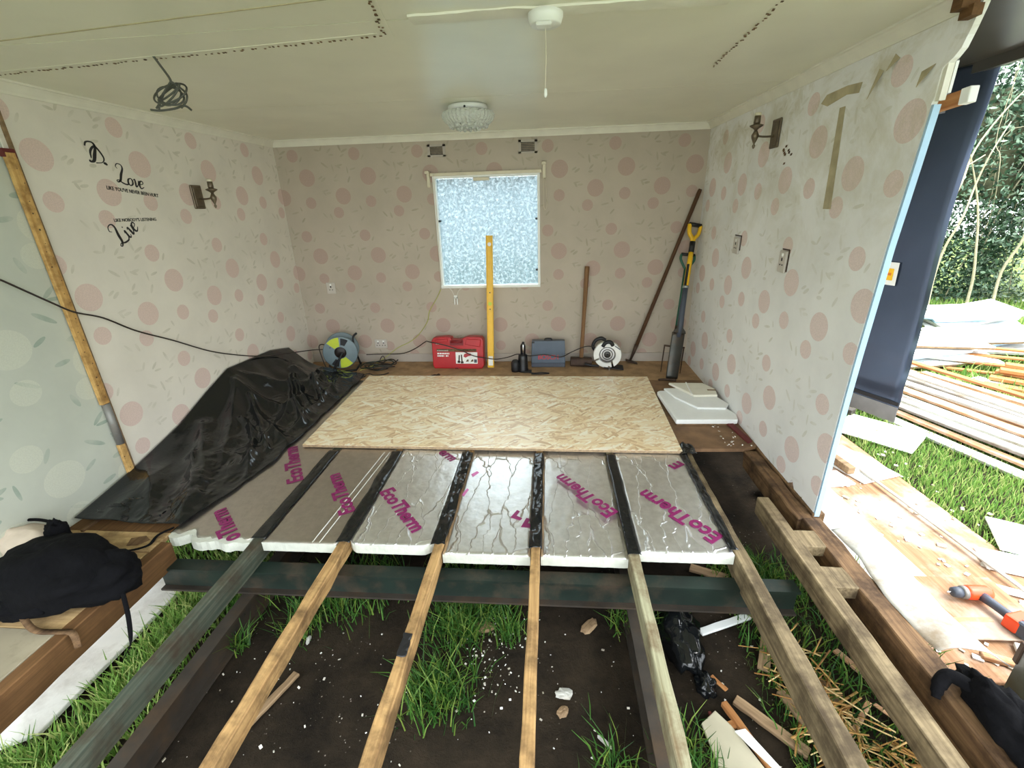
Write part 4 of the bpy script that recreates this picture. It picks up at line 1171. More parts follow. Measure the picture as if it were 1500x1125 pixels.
blocks(.118, -.115, -.09, .013, MT['white'], 'label_text'); blocks(.235, -.205, -.165, .006, MT['skirting'], 'label_text')
for x, ang, l in ((.012,.1,.075), (.038,-.05,.085)):
    b = MB(); b.box(-.006, .006, -.0128, -.0116, -l/2, l/2, TM(x,0,.095) @ RM(0,ang,0)); b.box(-.013, .013, -.0128, -.0116, -l/2, -l/2+.02, TM(x,0,.095) @ RM(0,ang,0)); b.build('picture_tool', MT['iron'], pl_)
b = MB(); b.prism([(.055,.118),(.075,.108),(.10,.122),(.128,.128),(.126,.148),(.08,.150),(.062,.142)], -.0128, -.0116, MV); b.build('picture_drill', MT['boschred'], pl_)
for x in (.09, .135):
    b = MB(); b.prism([(x-.014,.068),(x+.014,.072),(x+.010,.094),(x-.004,.086)], -.0128, -.0116, MV); b.build('picture_battery', MT['rim'], pl_)
b = MB(); b.box(.155, .182, -.0128, -.0116, .06, .092); b.build('picture_stamp', MT['darkgrey'], pl_)
b = MB(); b.box(-.03, .0, -.014, .0, -.002, .012); b.build('latch', MT['darkred'], t)
b = MB(); b.prism([(0,0),(.05,.004),(.085,.02),(.10,0)], -.35, -.33, TM(1.30,-.06,.0) @ MV)
tag(b.build('dark_glove', MT['iron'], sub=.02, rough=.006, bevel=.004), 'small dark crumpled rag before the red case', 'rag')

# yellow spirit level leaning by the window
lo, hi = Vector((1.842,-.185,.0)), Vector((1.862,-.030,1.19))
R3, Ln = leaning(lo, hi)
t = thing('spirit_level', 'long yellow spirit level leaning upright before the window', 'level', lo, R3)
b = MB(); b.box(-.026, .026, -.006, .006, .0, Ln); b.build('level_web', MT['yellow'], t)
b = MB(); b.box(-.030, -.022, -.013, .013, .0, Ln); b.build('level_rail', MT['yellow'], t, bevel=.002)
b = MB(); b.box(.022, .030, -.013, .013, .0, Ln); b.build('level_rail', MT['yellow'], t, bevel=.002)
for z, mm in ((.07,'white'),(Ln*.5,'lime'),(Ln-.075,'white')):
    b = MB(); b.lathe([(.017,-.008),(.017,.008)], 20, TM(0,0,z) @ RM(math.pi/2,0,0)); b.build('vial_window', MT[mm], t)
b = MB(); b.box(-.022, .022, -.0075, -.006, .02, .11); b.build('end_label', MT['white_plastic'], t)
for z in (.55, .70):
    b = MB(); b.lathe([(.006,-.0075),(.006,.0075)], 12, TM(0,0,z) @ RM(math.pi/2,0,0)); b.build('rivet', MT['black'], t)

# black hand pump style tool: sleeve with steel rod
t = thing('power_tool', 'black upright power tool with steel rod beside the grey case', 'power tool', (2.135, -.285, 0))
b = MB(); b.lathe([(.05,0),(.052,.012),(.046,.03),(.044,.12),(.040,.155),(.030,.165)], 24, TM(.02,0,0)); b.build('motor_body', MT['blackgloss'], t, smooth=True)
b = MB(); b.lathe([(.036,0),(.040,.02),(.040,.085),(.024,.11)], 20, TM(-.05,-.01,.0)); b.build('side_grip', MT['black'], t, smooth=True)
b = MB(); b.lathe([(.024,.155),(.024,.24),(.018,.26)], 20, TM(.022,.0,0)); b.build('sleeve', MT['blackgloss'], t, smooth=True)
b = MB(); b.lathe([(.009,.165),(.009,.262),(.007,.264)], 14, TM(.026,-.024,0)); b.build('steel_rod', MT['chrome'], t, smooth=True)
b = MB(); b.lathe([(.010,.264),(.013,.27),(.010,.285)], 14, TM(.026,-.018,0)); b.build('rod_cap', MT['black'], t, smooth=True)
b = MB(); b.box(-.03, .05, -.025, .03, 0, .014, TM(.05,-.03,0)); b.build('foot', MT['black'], t, bevel=.004)
b = MB(); b.tube(smooth_path([(.06,-.05,.008),(.12,-.075,.006),(.20,-.06,.006),(.26,-.08,.006),(.18,-.10,.006),(.10,-.10,.006)]), .005, 6); b.build('lead', MT['black'], t, smooth=True)

# grey case with red lettering
t = thing('drill_case', 'blue-grey tool case with red lettering standing against the back wall', 'tool case', (2.387, -.175, 0), RM(-.08,0,.0).to_3x3())
w, h = .158, .25
b = MB(); b.prism([(-w,.0),(w,.0),(w+.002,.045),(w-.004,h),(-w+.004,h),(-w-.002,.045)], 0, .09, MV); b.build('case_shell', MT['greycase'], t, bevel=.006, bseg=2)
b = MB(); b.box(-w, w, -.008, .0, .0, .040); b.build('case_lip', MT['darkgrey'], t, bevel=.003)
b = MB(); b.tube(smooth_path([(-.035,.03,h-.004),(-.028,.03,h+.014),(.0,.03,h+.018),(.028,.03,h+.014),(.035,.03,h-.004)]), .007, 8); b.build('handle', MT['black'], t, smooth=True)
b = MB(); b.box(-w+.006, -w+.03, -.006, .0, h-.02, h-.004); b.build('latch', MT['black'], t)
bpy.context.view_layer.update()
mw = t.matrix_world
put_text('brand_lettering', 'BOSCH', mw @ Vector((-.095,-.001,.075)), mw @ Vector((.095,-.001,.075)), mw.to_3x3() @ Vector((0,-1,0)), MT['boschred'], t, 1.0, .02)

# sledge hammer: head on the floor, handle up the wall
lo, hi = Vector((2.695,-.15,.055)), Vector((2.735,-.028,.905))
R3, Ln = leaning(lo, hi)
t = thing('sledgehammer', 'sledgehammer with worn wooden handle standing on its head', 'hammer', lo, R3)
b = MB(); b.tube([(0,0,-.03),(0,0,.1),(0,0,.35),(0,0,.6),(0,0,Ln-.04),(0,0,Ln)], [.019,.019,.017,.019,.022,.021], 12); b.build('handle', MT['handle'], t, smooth=True)
b = MB(); b.prism([(-.042,-.026),(-.026,-.042),(.026,-.042),(.042,-.026),(.042,.026),(.026,.042),(-.026,.042),(-.042,.026)], -.10, .10, TM(0,0,-.012) @ RM(0,math.pi/2,0)); b.build('head', MT['iron'], t, bevel=.004)

# circular saw, blade guard facing the room
t = thing('circular_saw', 'white circular saw with round blade facing the room', 'saw', (2.925, -.235, 0), (0,0,-.08))
A = TM(0,0,.145) @ AX
b = MB()
arc = [(.125*math.cos(a), .125*math.sin(a)) for a in [math.radians(q) for q in range(-60, 205, 12)]]
inn = [(.075*math.cos(a), .075*math.sin(a)) for a in [math.radians(q) for q in range(200, -62, -12)]]
b.prism(arc + inn, -.01, .035, A); b.build('upper_guard', MT['white'], t, bevel=.005, bseg=2)
b = MB(); b.prism([(.125*math.cos(math.radians(q)), .125*math.sin(math.radians(q))) for q in range(212, 300, 10)] + [(.082*math.cos(math.radians(q)), .082*math.sin(math.radians(q))) for q in range(296, 206, -10)], .0, .025, A); b.build('lower_guard', MT['white'], t, bevel=.003)
b = MB(); b.lathe([(.09,.012),(.09,.014)], 48, A); bl0 = b.build('blade', MT['chrome'], t)
for k, r in enumerate((.068, .045)):
    b = MB(); b.lathe([(r,.0145),(r+.004,.016),(r-.004,.016)], 40, A, cap=False); b.build('blade_ring', MT['toolsteel'], bl0)
b = MB(); b.lathe([(.03,.012),(.03,.022),(.024,.026)], 24, A); b.build('arbor_washer', MT['toolsteel'], t, smooth=True)
b = MB(); b.lathe([(.012,.022),(.012,.034),(.009,.036)], 6, A); b.build('arbor_bolt', MT['black'], t)
b = MB(); b.box(-.03, .15, -.03, .09, .018, .026, RM(0,.10,0)); b.build('base_plate', MT['black'], t)
b = MB(); b.lathe([(.05,-.14),(.052,-.03),(.05,-.01)], 20, TM(.02,0,.15) @ AX); b.build('motor', MT['darkgrey'], t, smooth=True)
b = MB(); b.tube(smooth_path([(-.02,.05,.26),(-.06,.05,.28),(-.11,.05,.255),(-.13,.05,.20),(-.10,.05,.15)]), .016, 10); b.build('rear_handle', MT['black'], t, smooth=True)
b = MB(); b.tube(smooth_path([(-.045,-.03,.225),(-.02,-.035,.262),(.02,-.035,.268),(.045,-.03,.235)]), .018, 10); b.build('front_knob', MT['black'], t, smooth=True)
b = MB(); b.tube(smooth_path([(-.20,-.01,.05),(-.14,-.01,.035),(-.07,-.01,.03)]), .012, 8); b.build('side_fence', MT['black'], t, smooth=True)
b = MB(); b.prism([(.015,.0),(.035,.0),(.032,.035),(.01,.04)], .02, .03, AX); b.build('riving_knife', MT['chrome'], t)
b = MB(); b.box(.02, .075, -.047, -.0445, .205, .213, TM(0,0,0) @ RM(0,.6,0) @ TM(-.10,0,.02)); b.build('guard_print', MT['darkgrey'], t)

# long-handled hoe leaning in the corner
R3, Ln = leaning((3.165,-.075,.03), (3.645,-.045,1.515))
t = thing('long_hoe', 'long dark wood-handled hoe leaning across the right back corner', 'garden tool', (3.165,-.075,.03), R3)
b = MB(); b.tube([(0,0,.14),(0,0,.5),(0,0,1.0),(0,0,Ln-.02),(0,0,Ln)], [.018,.017,.016,.017,.014], 12); b.build('handle', MT['handle_dark'], t, smooth=True)
b = MB(); b.tube([(0,0,.0),(0,0,.09),(0,0,.16)], [.010,.016,.020], 12); b.build('socket', MT['iron'], t, smooth=True)
b = MB(); b.prism([(-.05,-.03),(.07,-.03),(.075,.03),(-.04,.03)], -.012, -.004); b.build('hoe_blade', MT['iron'], t, bevel=.002)

# spade with yellow D handle, blade down
R3, Ln = leaning((3.448,-.50,.004), (3.628,-.075,1.245), (1,.15,0))
t = thing('spade', 'steel spade with yellow and black D handle in the right back corner', 'spade', (3.448,-.50,.004), R3)
b = MB()
def blade(u, v):
    x = (u-.5)*2; wd = .056
    y = -.014*(1-x*x) + .004
    return (x*wd*(1 - .10*(1-v)**3), y, .40*v)
b.grid(blade, 10, 14); b.build('blade', MT['toolsteel'], t, smooth=True, solid=.004)
b = MB(); b.prism([(-.056,.395),(-.05,.415),(-.026,.44),(-.022,.52),(.022,.52),(.026,.44),(.05,.415),(.056,.395)], -.020, -.012, MV); b.build('blade_shoulder', MT['toolsteel'], t, bevel=.002)
b = MB(); b.tube([(0,-.006,.36),(0,-.004,.48),(0,0,.62),(0,0,.80)], [.018,.026,.024,.021], 12); b.build('shaft_socket', MT['darkgrey'], t, smooth=True)
b = MB(); b.tube([(0,0,.78),(0,0,.80)], .026, 12); b.build('collar', MT['alu'], t, smooth=True)
b = MB(); b.tube([(0,0,.80),(0,0,1.0),(0,0,Ln-.24)], .021, 12); b.build('yellow_shaft', MT['yellow'], t, smooth=True)
b = MB(); b.box(-.020, -.006, -.0225, .0, .80, .98); b.build('shaft_stripe', MT['black'], t)
b = MB(); b.tube([(0,0,Ln-.24),(0,0,Ln-.15)], .023, 12); b.build('black_sleeve', MT['black'], t, smooth=True)
b = MB(); b.tube(smooth_path([(0,0,Ln-.16),(-.012,0,Ln-.12),(-.040,0,Ln-.08),(-.048,0,Ln-.01)]), [.018]*19, 8); b.tube(smooth_path([(0,0,Ln-.16),(.012,0,Ln-.12),(.040,0,Ln-.08),(.048,0,Ln-.01)]), .016, 8); dy = b.build('d_yoke', MT['yellow'], t, smooth=True)
b = MB(); b.tube([(-.052,0,Ln-.01),(.052,0,Ln-.01)], .017, 10); b.build('d_grip', MT['black'], dy, smooth=True)

# digging fork with green D handle behind the spade
R3, Ln = leaning((3.47,-.36,.006), (3.60,-.06,1.0), (1,.05,0))
t = thing('digging_fork', 'digging fork with green D handle behind the spade', 'garden fork', (3.47,-.36,.006), R3)
for sx in (-.085,-.03,.03,.085):
    b = MB(); b.tube([(sx,0,0),(sx,.004,.12),(sx*1.0,.0,.235)], [.003,.0055,.006], 6); b.build('tine', MT['iron'], t, smooth=True)
b = MB(); b.tube([(-.09,0,.235),(.09,0,.235)], .008, 8); b.build('tine_bar', MT['iron'], t, smooth=True)
b = MB(); b.tube([(0,0,.23),(0,0,.32),(0,0,.42)], [.016,.02,.019], 10); b.build('socket', MT['iron'], t, smooth=True)
b = MB(); b.tube([(0,0,.42),(0,0,Ln-.12)], .018, 10); b.build('shaft', MT['greenhandle'], t, smooth=True)
b = MB(); b.tube(smooth_path([(0,0,Ln-.14),(-.03,0,Ln-.10),(-.058,0,Ln-.05),(-.055,0,Ln-.01)]), .011, 8); b.tube(smooth_path([(0,0,Ln-.14),(.03,0,Ln-.10),(.058,0,Ln-.05),(.055,0,Ln-.01)]), .011, 8); dy = b.build('d_yoke', MT['greenhandle'], t, smooth=True)
b = MB(); b.tube([(-.058,0,Ln-.01),(.058,0,Ln-.01)], .013, 10); b.build('d_grip', MT['black'], dy, smooth=True)
b = MB(); b.tube(smooth_path([(3.33,-.545,.012),(3.37,-.53,.010),(3.44,-.55,.012),(3.47,-.56,.012)]), .010, 8)
tag(b.build('rusty_bolt', MT['iron'], smooth=True), 'rusty bolt lying by the spade blade', 'bolt')
# ================================================================ bags on the left deck
def blob(b, c, r, seed, amp=.12, nu=28, nv=18, flat=0.0, M=None):
    vs = []; fs = []
    for j in range(nv+1):
        ph = math.pi*j/nv
        for i in range(nu):
            th = 2*math.pi*i/nu
            d = Vector((math.sin(ph)*math.cos(th), math.sin(ph)*math.sin(th), -math.cos(ph)))
            k = 1 + amp*mnoise.noise(d*1.9 + Vector((seed,0,0))) + amp*.5*mnoise.noise(d*5 + Vector((0,seed,0)))
            p = Vector((d.x*r[0]*k, d.y*r[1]*k, d.z*r[2]*k))
            if p.z < -flat: p.z = -flat
            vs.append(Vector(c) + p)
    for j in range(nv):
        for i in range(nu):
            i2 = (i+1) % nu
            fs.append((j*nu+i, j*nu+i2, (j+1)*nu+i2, (j+1)*nu+i))
    b.add(vs, fs, M)
t = thing('backpack', 'black backpack slumped over the bearer on the left deck', 'backpack', (.40, -2.98, .004), (0,0,-.15))
b = MB(); blob(b, (0,0,.10), (.30,.165,.12), 3.0, .22, flat=.098); b.build('pack_body', MT['bag'], t, smooth=True)
b = MB(); blob(b, (.20,.03,.09), (.15,.12,.085), 6.0, .25, flat=.09); b.build('top_pocket', MT['bag'], t, smooth=True)
b = MB(); blob(b, (-.10,-.12,.06), (.20,.08,.06), 8.0, .25, flat=.058); b.build('front_pocket', MT['bag'], t, smooth=True)
b = MB(); blob(b, (-.18,.15,.13), (.05,.04,.08), 2.0, .3, flat=.08); b.build('grab_loop', MT['bag'], t, smooth=True)
def strap(pts, w, parent, mat='bag', name='strap'):
    q = MB(); P = smooth_path(pts, 6)
    vs = []; fs = []
    for i, p in enumerate(P):
        d = (P[min(i+1,len(P)-1)] - P[max(i-1,0)]).normalized()
        s = d.cross(Vector((0,0,1)))
        if s.length < 1e-3: s = Vector((0,1,0))
        s.normalize()
        vs += [p - s*w, p + s*w]
    fs = [(2*i, 2*i+1, 2*i+3, 2*i+2) for i in range(len(P)-1)]
    q.add(vs, fs); return q.build(name, MT[mat], parent, smooth=True, solid=.003)
strap([(.30,.02,.08),(.36,-.02,.05),(.39,-.05,-.02),(.40,-.08,-.10),(.37,-.10,-.16)], .008, t)
strap([(.02,-.15,.06),(.12,-.18,.02),(.20,-.16,.004),(.255,-.15,.0),(.27,-.16,-.06)], .011, t, 'rim')
strap([(-.10,-.20,.075),(-.085,-.215,.05),(-.08,-.22,.0)], .016, t, 'redtag', 'red_tag')
strap([(.05,.15,.10),(.06,.22,.03),(.09,.29,.006),(.07,.36,.006),(.10,.42,.008)], .007, t)
t = thing('cloth_bag', 'cream cloth bag behind the black backpack at the left picture edge', 'bag', (.09, -2.80, .002), (0,0,-.2))
b = MB(); blob(b, (0,0,.085), (.20,.085,.075), 11.0, .2, flat=.083); b.build('cloth_body', MT['cream_cloth'], t, smooth=True)
b = MB(); b.tube(smooth_path([(-.2,.05,.13),(-.05,.07,.15),(.08,.06,.15),(.19,.02,.10)]), .007, 8); b.build('drawcord', MT['bag'], t, smooth=True)
t = thing('strap_heap', 'dark tangle of straps on the grimy white board at the left edge', 'straps', (.20,-3.34,.004))
rs = random.Random(31)
for k in range(4):
    pts = [(rs.uniform(-.09,.12), rs.uniform(-.10,.10), .006+.012*k+rs.uniform(0,.01)) for _ in range(6)]
    strap(pts, .009, t)

# ================================================================ outside, right
def board(name, c, size, rz, tilt, mat, label, cat, group=None, roll=0.0, bevel=.003, sub=0):
    o = MB().box(-size[0]/2, size[0]/2, -size[1]/2, size[1]/2, -size[2]/2, size[2]/2).build(name, MT[mat], bevel=bevel)
    o.location = c; o.rotation_euler = (roll, tilt, rz)
    return tag(o, label, cat, group)

# cladding sheet hanging from the soffit
A0, A1 = Vector((3.97,.16,0)), Vector((4.60,-1.46,0))
t = thing('cladding_sheet', 'tall dark navy cladding sheet hanging outside the right wall', 'cladding', (0,0,0))
b = MB()
def cl(u, v):
    p = A0.lerp(A1, u); z = .07 + 1.97*v
    n = Vector((A1.y-A0.y, -(A1.x-A0.x), 0)).normalized()
    o = .035*math.sin(u*math.pi*.9)*(1-v) + .012*math.sin(v*9+u*2) + .0035*math.sin(v*62)*max(0, .55-v)*2 - .03*(1-v)*u
    p = p + n*o + (A1-A0).normalized()*(-.02*math.sin(v*3.0) - .01*v)
    return (p.x, p.y, z)
b.grid(cl, 30, 120); b.build('sheet', MT['navy'], t, smooth=True, solid=.003)
b = MB()
b.grid(lambda u, v: tuple(Vector(cl(u, .055+.012*v)) + Vector((-.010,-.004,0))), 30, 1); b.build('lower_bead', MT['black'], t, solid=.003)
b = MB()
b.grid(lambda u, v: tuple(Vector(cl(u, .0+.05*v)) + Vector((-.006,-.003,0))), 30, 1); b.build('lower_band', MT['alu'], t, solid=.003)
b = MB(); b.tube(smooth_path([tuple(Vector(cl(u, v)) + Vector((-.014,-.006,0))) for u, v in ((.795,.88),(.83,.76),(.855,.66),(.855,.625),(.835,.605),(.79,.575))]), .004, 6)
b.tube(smooth_path([tuple(Vector(cl(u, v)) + Vector((-.014,-.006,0))) for u, v in ((.785,.88),(.82,.76),(.843,.66),(.845,.635),(.825,.60),(.785,.57))]), .004, 6); b.build('loose_wire', MT['cablegrey'], t, smooth=True)
b = MB()
b.grid(lambda u, v: tuple(Vector(cl(.815+.075*u, .425+.07*v)) + Vector((-.012,-.005,0))), 2, 2); b.build('white_label', MT['white'], t, solid=.001)
b = MB()
b.grid(lambda u, v: tuple(Vector(cl(.84+.038*u, .44+.036*v)) + Vector((-.016,-.007,0))), 2, 2); b.build('yellow_sticker', MT['sticker_y'], t, solid=.001)
b = MB()
b.grid(lambda u, v: tuple(Vector(cl(.846+.026*u, .455+.008*v)) + Vector((-.018,-.008,0))), 2, 1); b.build('sticker_print', MT['sticker_o'], t, solid=.001)
# timber stub with a white end poking out behind the cut wall
t = thing('timber_stub', 'brown timber stub with white wrapped end behind the cut wall edge', 'timber', (3.765,-2.275,1.722), (0,-.06,-math.pi/2))
b = MB(); b.box(-.03, .14, -.012, .012, -.022, .022); b.build('stub', MT['orangewood'], t, bevel=.002)
b = MB(); b.box(.14, .178, -.014, .014, -.024, .024); b.build('white_end', MT['white'], t, bevel=.002)
b = MB(); b.lathe([(.004,-.001),(.004,.001)], 8, TM(.04,-.0125,.002) @ AX); b.build('knot', MT['rim'], t)
b = MB(); b.box(3.745, 3.80, -2.30, -2.24, 1.70, 2.05)
tag(b.build('wall_stud', MT['soffit'], sub=.08, rough=.004), 'dark wall stud behind the cut wall top', 'stud')
# blue foam pipe by the wall end
b = MB(); b.tube([(3.80,-2.14,-.02),(3.815,-2.125,.15),(3.83,-2.10,.31)], .033, 14)
tag(b.build('foam_pipe', MT['bluepipe'], smooth=True), 'pale blue foam pipe standing behind the cut wall end', 'pipe')

# ply sheets and white boards on the ground
board('plywood_sheet', (4.28,-1.75,ZO+.022), (.80,2.4,.018), .045, 0, 'ply', 'weathered plywood sheet lying outside along the right wall', 'plywood')
board('white_sheet', (3.98,-2.12,ZO+.038), (.40,.95,.010), .06, 0, 'skinwhite', 'dirty white sheet lying along the outside of the rim beam', 'sheet')
board('white_tile', (4.46,-1.40,ZO+.040), (.30,.42,.014), .35, 0, 'polystyrene', 'white square board on the plywood behind the wall end', 'board')
board('white_tile', (4.22,-1.60,ZO+.040), (.20,.16,.014), .2, 0, 'polystyrene', 'small white board piece at the foot of the blue pipe', 'board')
board('white_tile', (4.92,-.94,ZO+.045), (.42,.50,.014), .75, 0, 'polystyrene', 'large white square board lying on the lawn under the cladding', 'board')
board('timber_offcut', (4.33,-1.36,ZO+.076), (.05,.40,.05), .15, 0, 'scrapwood', 'square brown timber offcut beside the white square board', 'timber')
board('timber_offcut', (4.74,-.42,ZO+.065), (.08,.55,.06), .65, 0, 'steel_dark', 'dark square timber offcut under the cladding sheet', 'timber')
board('white_tile', (4.64,-2.33,ZO+.043), (.20,.16,.014), -.35, 0, 'polystyrene', 'white offcut near the right picture edge above the drill', 'board')
board('white_tile', (4.87,-2.17,ZO+.05), (.26,.30,.014), -.5, 0, 'polystyrene', 'white board cut by the right picture edge beyond the drill', 'board')
board('white_strip', (4.50,-2.52,ZO+.045), (.12,.04,.015), -.4, 0, 'polystyrene', 'short white strip right of the drill', 'strip')
board('white_strip', (4.33,-2.86,ZO+.045), (.17,.055,.02), -.5, 0, 'polystyrene', 'white strip lying below the drill', 'strip')
board('white_tile', (4.56,-2.66,ZO+.035), (.20,.13,.012), -.45, 0, 'polystyrene', 'white offcut right below the drill at the picture edge', 'board')
board('wood_strip', (4.15,-2.70,ZO+.05), (.24,.025,.02), .05, 0, 'pinewood', 'pale wood strip next to the drill battery', 'strip')
board('wood_strip', (4.22,-2.90,ZO+.045), (.26,.035,.02), -.35, 0, 'pinewood', 'pine strip under the white strip below the drill', 'strip')
board('plywood_sheet', (4.25,-2.62,ZO+.052), (.42,.34,.010), .02, 0, 'ply', 'broken ply piece under the drill', 'plywood')
board('wood_strip', (4.50,-2.05,ZO+.058), (.02,1.1,.012), .10, 0, 'skinwhite', 'long thin pale strip along the plywood edge', 'strip')
# curled skin beside the rim beam
b = MB()
def curl(u, v):
    y = -2.45 - .62*v
    x = 3.70 + .20*u + .05*v*u + .012*math.sin(v*7)
    z = -.002 + .012*mnoise.noise(Vector((u*3, v*5, 0))) - .02*u + .035*math.sin(u*math.pi)*(.4+.6*math.sin(v*5)**2) - .04*u*u
    return (x, y, z)
b.grid(curl, 14, 40)
tag(b.build('peeled_skin', MT['skinwhite'], smooth=True, solid=.003), 'peeled dirty white wall skin curling over the rim beam', 'sheet')

# cordless drill lying on its side
t = thing('cordless_drill', 'orange and dark grey cordless drill lying on the plywood', 'drill', (4.275,-2.585,ZO+.096), (0,0,.02))
S = .92
def sc(v): return [(x*S, y*S, z*S) for x, y, z in v]
AXX = RM(0,math.pi/2,0)
b = MB(); b.lathe([(.030*S,-.045*S),(.034*S,-.03*S),(.034*S,.05*S),(.028*S,.066*S),(.012*S,.07*S)], 20, AXX); b.build('motor_housing', MT['orange'], t, smooth=True)
b = MB(); b.lathe([(.014*S,-.105*S),(.022*S,-.10*S),(.026*S,-.08*S),(.024*S,-.062*S)], 16, AXX); b.build('chuck', MT['darkgrey'], t, smooth=True)
b = MB(); b.lathe([(.027*S,-.064*S),(.031*S,-.058*S),(.031*S,-.044*S)], 20, AXX); b.build('torque_collar', MT['greymetal'], t, smooth=True)
b = MB(); b.lathe([(.004*S,-.125*S),(.004*S,-.10*S)], 8, AXX); b.build('bit', MT['chrome'], t)
b = MB(); b.tube(sc([(.015,-.015,0),(.024,-.06,0),(.034,-.11,0),(.042,-.15,0)]), [.024*S,.020*S,.020*S,.024*S], 12); b.build('grip', MT['darkgrey'], t, smooth=True)
b = MB(); b.box(-.008*S, .012*S, -.035*S, -.02*S, -.012*S, .012*S); b.build('trigger', MT['black'], t, bevel=.003)
b = MB(); b.box(-.045*S, .05*S, -.03*S, .03*S, -.036*S, .030*S, TM(.046*S,-.165*S,0) @ RM(0,0,.25)); b.build('battery_top', MT['orange'], t, bevel=.008, bseg=2)
b = MB(); b.box(-.045*S, .055*S, -.028*S, .028*S, -.040*S, .034*S, TM(.058*S,-.205*S,0) @ RM(0,0,.25)); bt = b.build('battery', MT['darkgrey'], t, bevel=.006)
b = MB(); b.box(-.02*S, .02*S, -.015*S, .015*S, .034*S, .036*S, TM(.055*S,-.195*S,0) @ RM(0,0,.25)); b.build('battery_label', MT['orange'], bt)

# grey metal box and black bag at the lower right corner
t = thing('metal_box', 'grey metal box with rusty edge in the lower right corner', 'box', (4.055,-3.36,ZO+.01), (0,0,-.28))
b = MB(); b.box(-.17, .30, -.35, .26, 0, .34); b.build('box_shell', MT['greymetal'], t, bevel=.008)
b = MB(); b.box(-.176, .306, .245, .266, .26, .346); b.build('rusty_rim', MT['iron'], t, bevel=.003)
t = thing('black_bag', 'black rubbish bag slumped on the rim beam in the lower right', 'bag', (3.70,-3.27,.002))
b = MB(); blob(b, (0,-.06,.03), (.062,.16,.07), 5.0, .35, flat=.028); b.build('bag_body', MT['bag'], t, smooth=True)
b = MB(); b.tube(smooth_path([(-.03,.03,.05),(-.07,.07,.05),(-.10,.06,.02),(-.115,.04,-.01)]), [.02]*13 + [.016]*3 + [.012]*3, 8); b.build('bag_tie', MT['bag'], t, smooth=True)

# neighbouring shed seen through the window
t = thing('garden_shed', 'pale blue-grey shed wall seen through the cloudy back window', 'shed', (1.7, 2.6, ZO))
q = MB(); pts = []
n = 60
prof = [(-2.6 + 5.2*k/n, .0 if (k//2) % 2 else .03) for k in range(n+1)]
q.prism(prof + [(2.6, .12), (-2.6, .12)], 0, 2.1); q.build('shed_wall', MT['shed'], t)
q = MB(); q.box(-2.7, 2.7, -.12, 1.6, 2.1, 2.16); q.build('shed_roof', MT['white'], t)
q = MB(); q.box(-1.05, -.35, -.02, .0, 1.02, 1.16, RM(0,-.25,0) @ TM(-.35,0,.1)); q.build('white_gable_trim', MT['white'], t)
# planks
PD = Vector((.30,-.93,0)).normalized(); PN = Vector((.93,.30,0)); rz = math.atan2(PD.y, PD.x)
rs = random.Random(17)
adj = ['white-painted','pale pine','orange-edged','broad whitewashed','narrow pink','split pale','notched white','grey-white','thin cream','knotty','chalky','bowed white','short orange','clean white','ragged pale','brown-edged']
for k in range(12):
    off = -.32 + .100*k
    along = rs.uniform(-.2,.35)
    c = Vector((5.50,-.75,0)) + PN*off + PD*(.35+along)
    w = rs.uniform(.080,.094); ln = rs.uniform(2.2,2.9)
    z = ZO + .04 + .05*(1-abs(k-6)/6) + (k % 3)*.024
    mt = ['skinwhite','pinewood','skinwhite','pinewood','skinwhite','pinewood'][k % 6]
    board('plank', (c.x, c.y, z), (ln, w, .022), rz + rs.uniform(-.004,.004), rs.uniform(-.01,.01), mt,
          'salvaged plank in the long heap on the lawn, %s from the cladding side' % ['first','second','third','fourth','fifth','sixth','seventh','eighth','ninth','tenth','eleventh','twelfth','thirteenth','fourteenth','fifteenth','sixteenth'][k], 'plank', 'planks heaped on the lawn', roll=rs.uniform(-.22,.22))
for k in range(5):
    board('plank', (7.05+.08*k, -.42+.05*k, ZO+.05+.032*k), (1.5, .10, .03), rz+.5+rs.uniform(-.1,.1), 0, 'orangewood',
          'orange-brown plank in the small stack at the right picture edge, %s from the bottom' % ['lowest','second','third','fourth','highest'][k], 'plank', 'orange planks stacked at the right edge')
top = [(-.16,.20,.075,.03,'skinwhite'),(.02,-.1,.10,-.02,'pinewood'),(.22,.3,.085,.025,'skinwhite'),(.42,.05,.11,-.03,'skinwhite'),(.60,.2,.08,.02,'pinewood'),(.74,-.05,.07,-.015,'orangewood')]
for k, (off, al, w, dr, mt) in enumerate(top):
    c = Vector((5.50,-.75,0)) + PN*off + PD*(.35+al)
    board('plank', (c.x, c.y, ZO+.175+.004*k), (2.3, w, .022), rz+dr, 0, mt, 'loose top plank lying across the long heap on the lawn, %s from the cladding side' % ['first','second','third','fourth','fifth','sixth'][k], 'plank', 'planks heaped on the lawn')
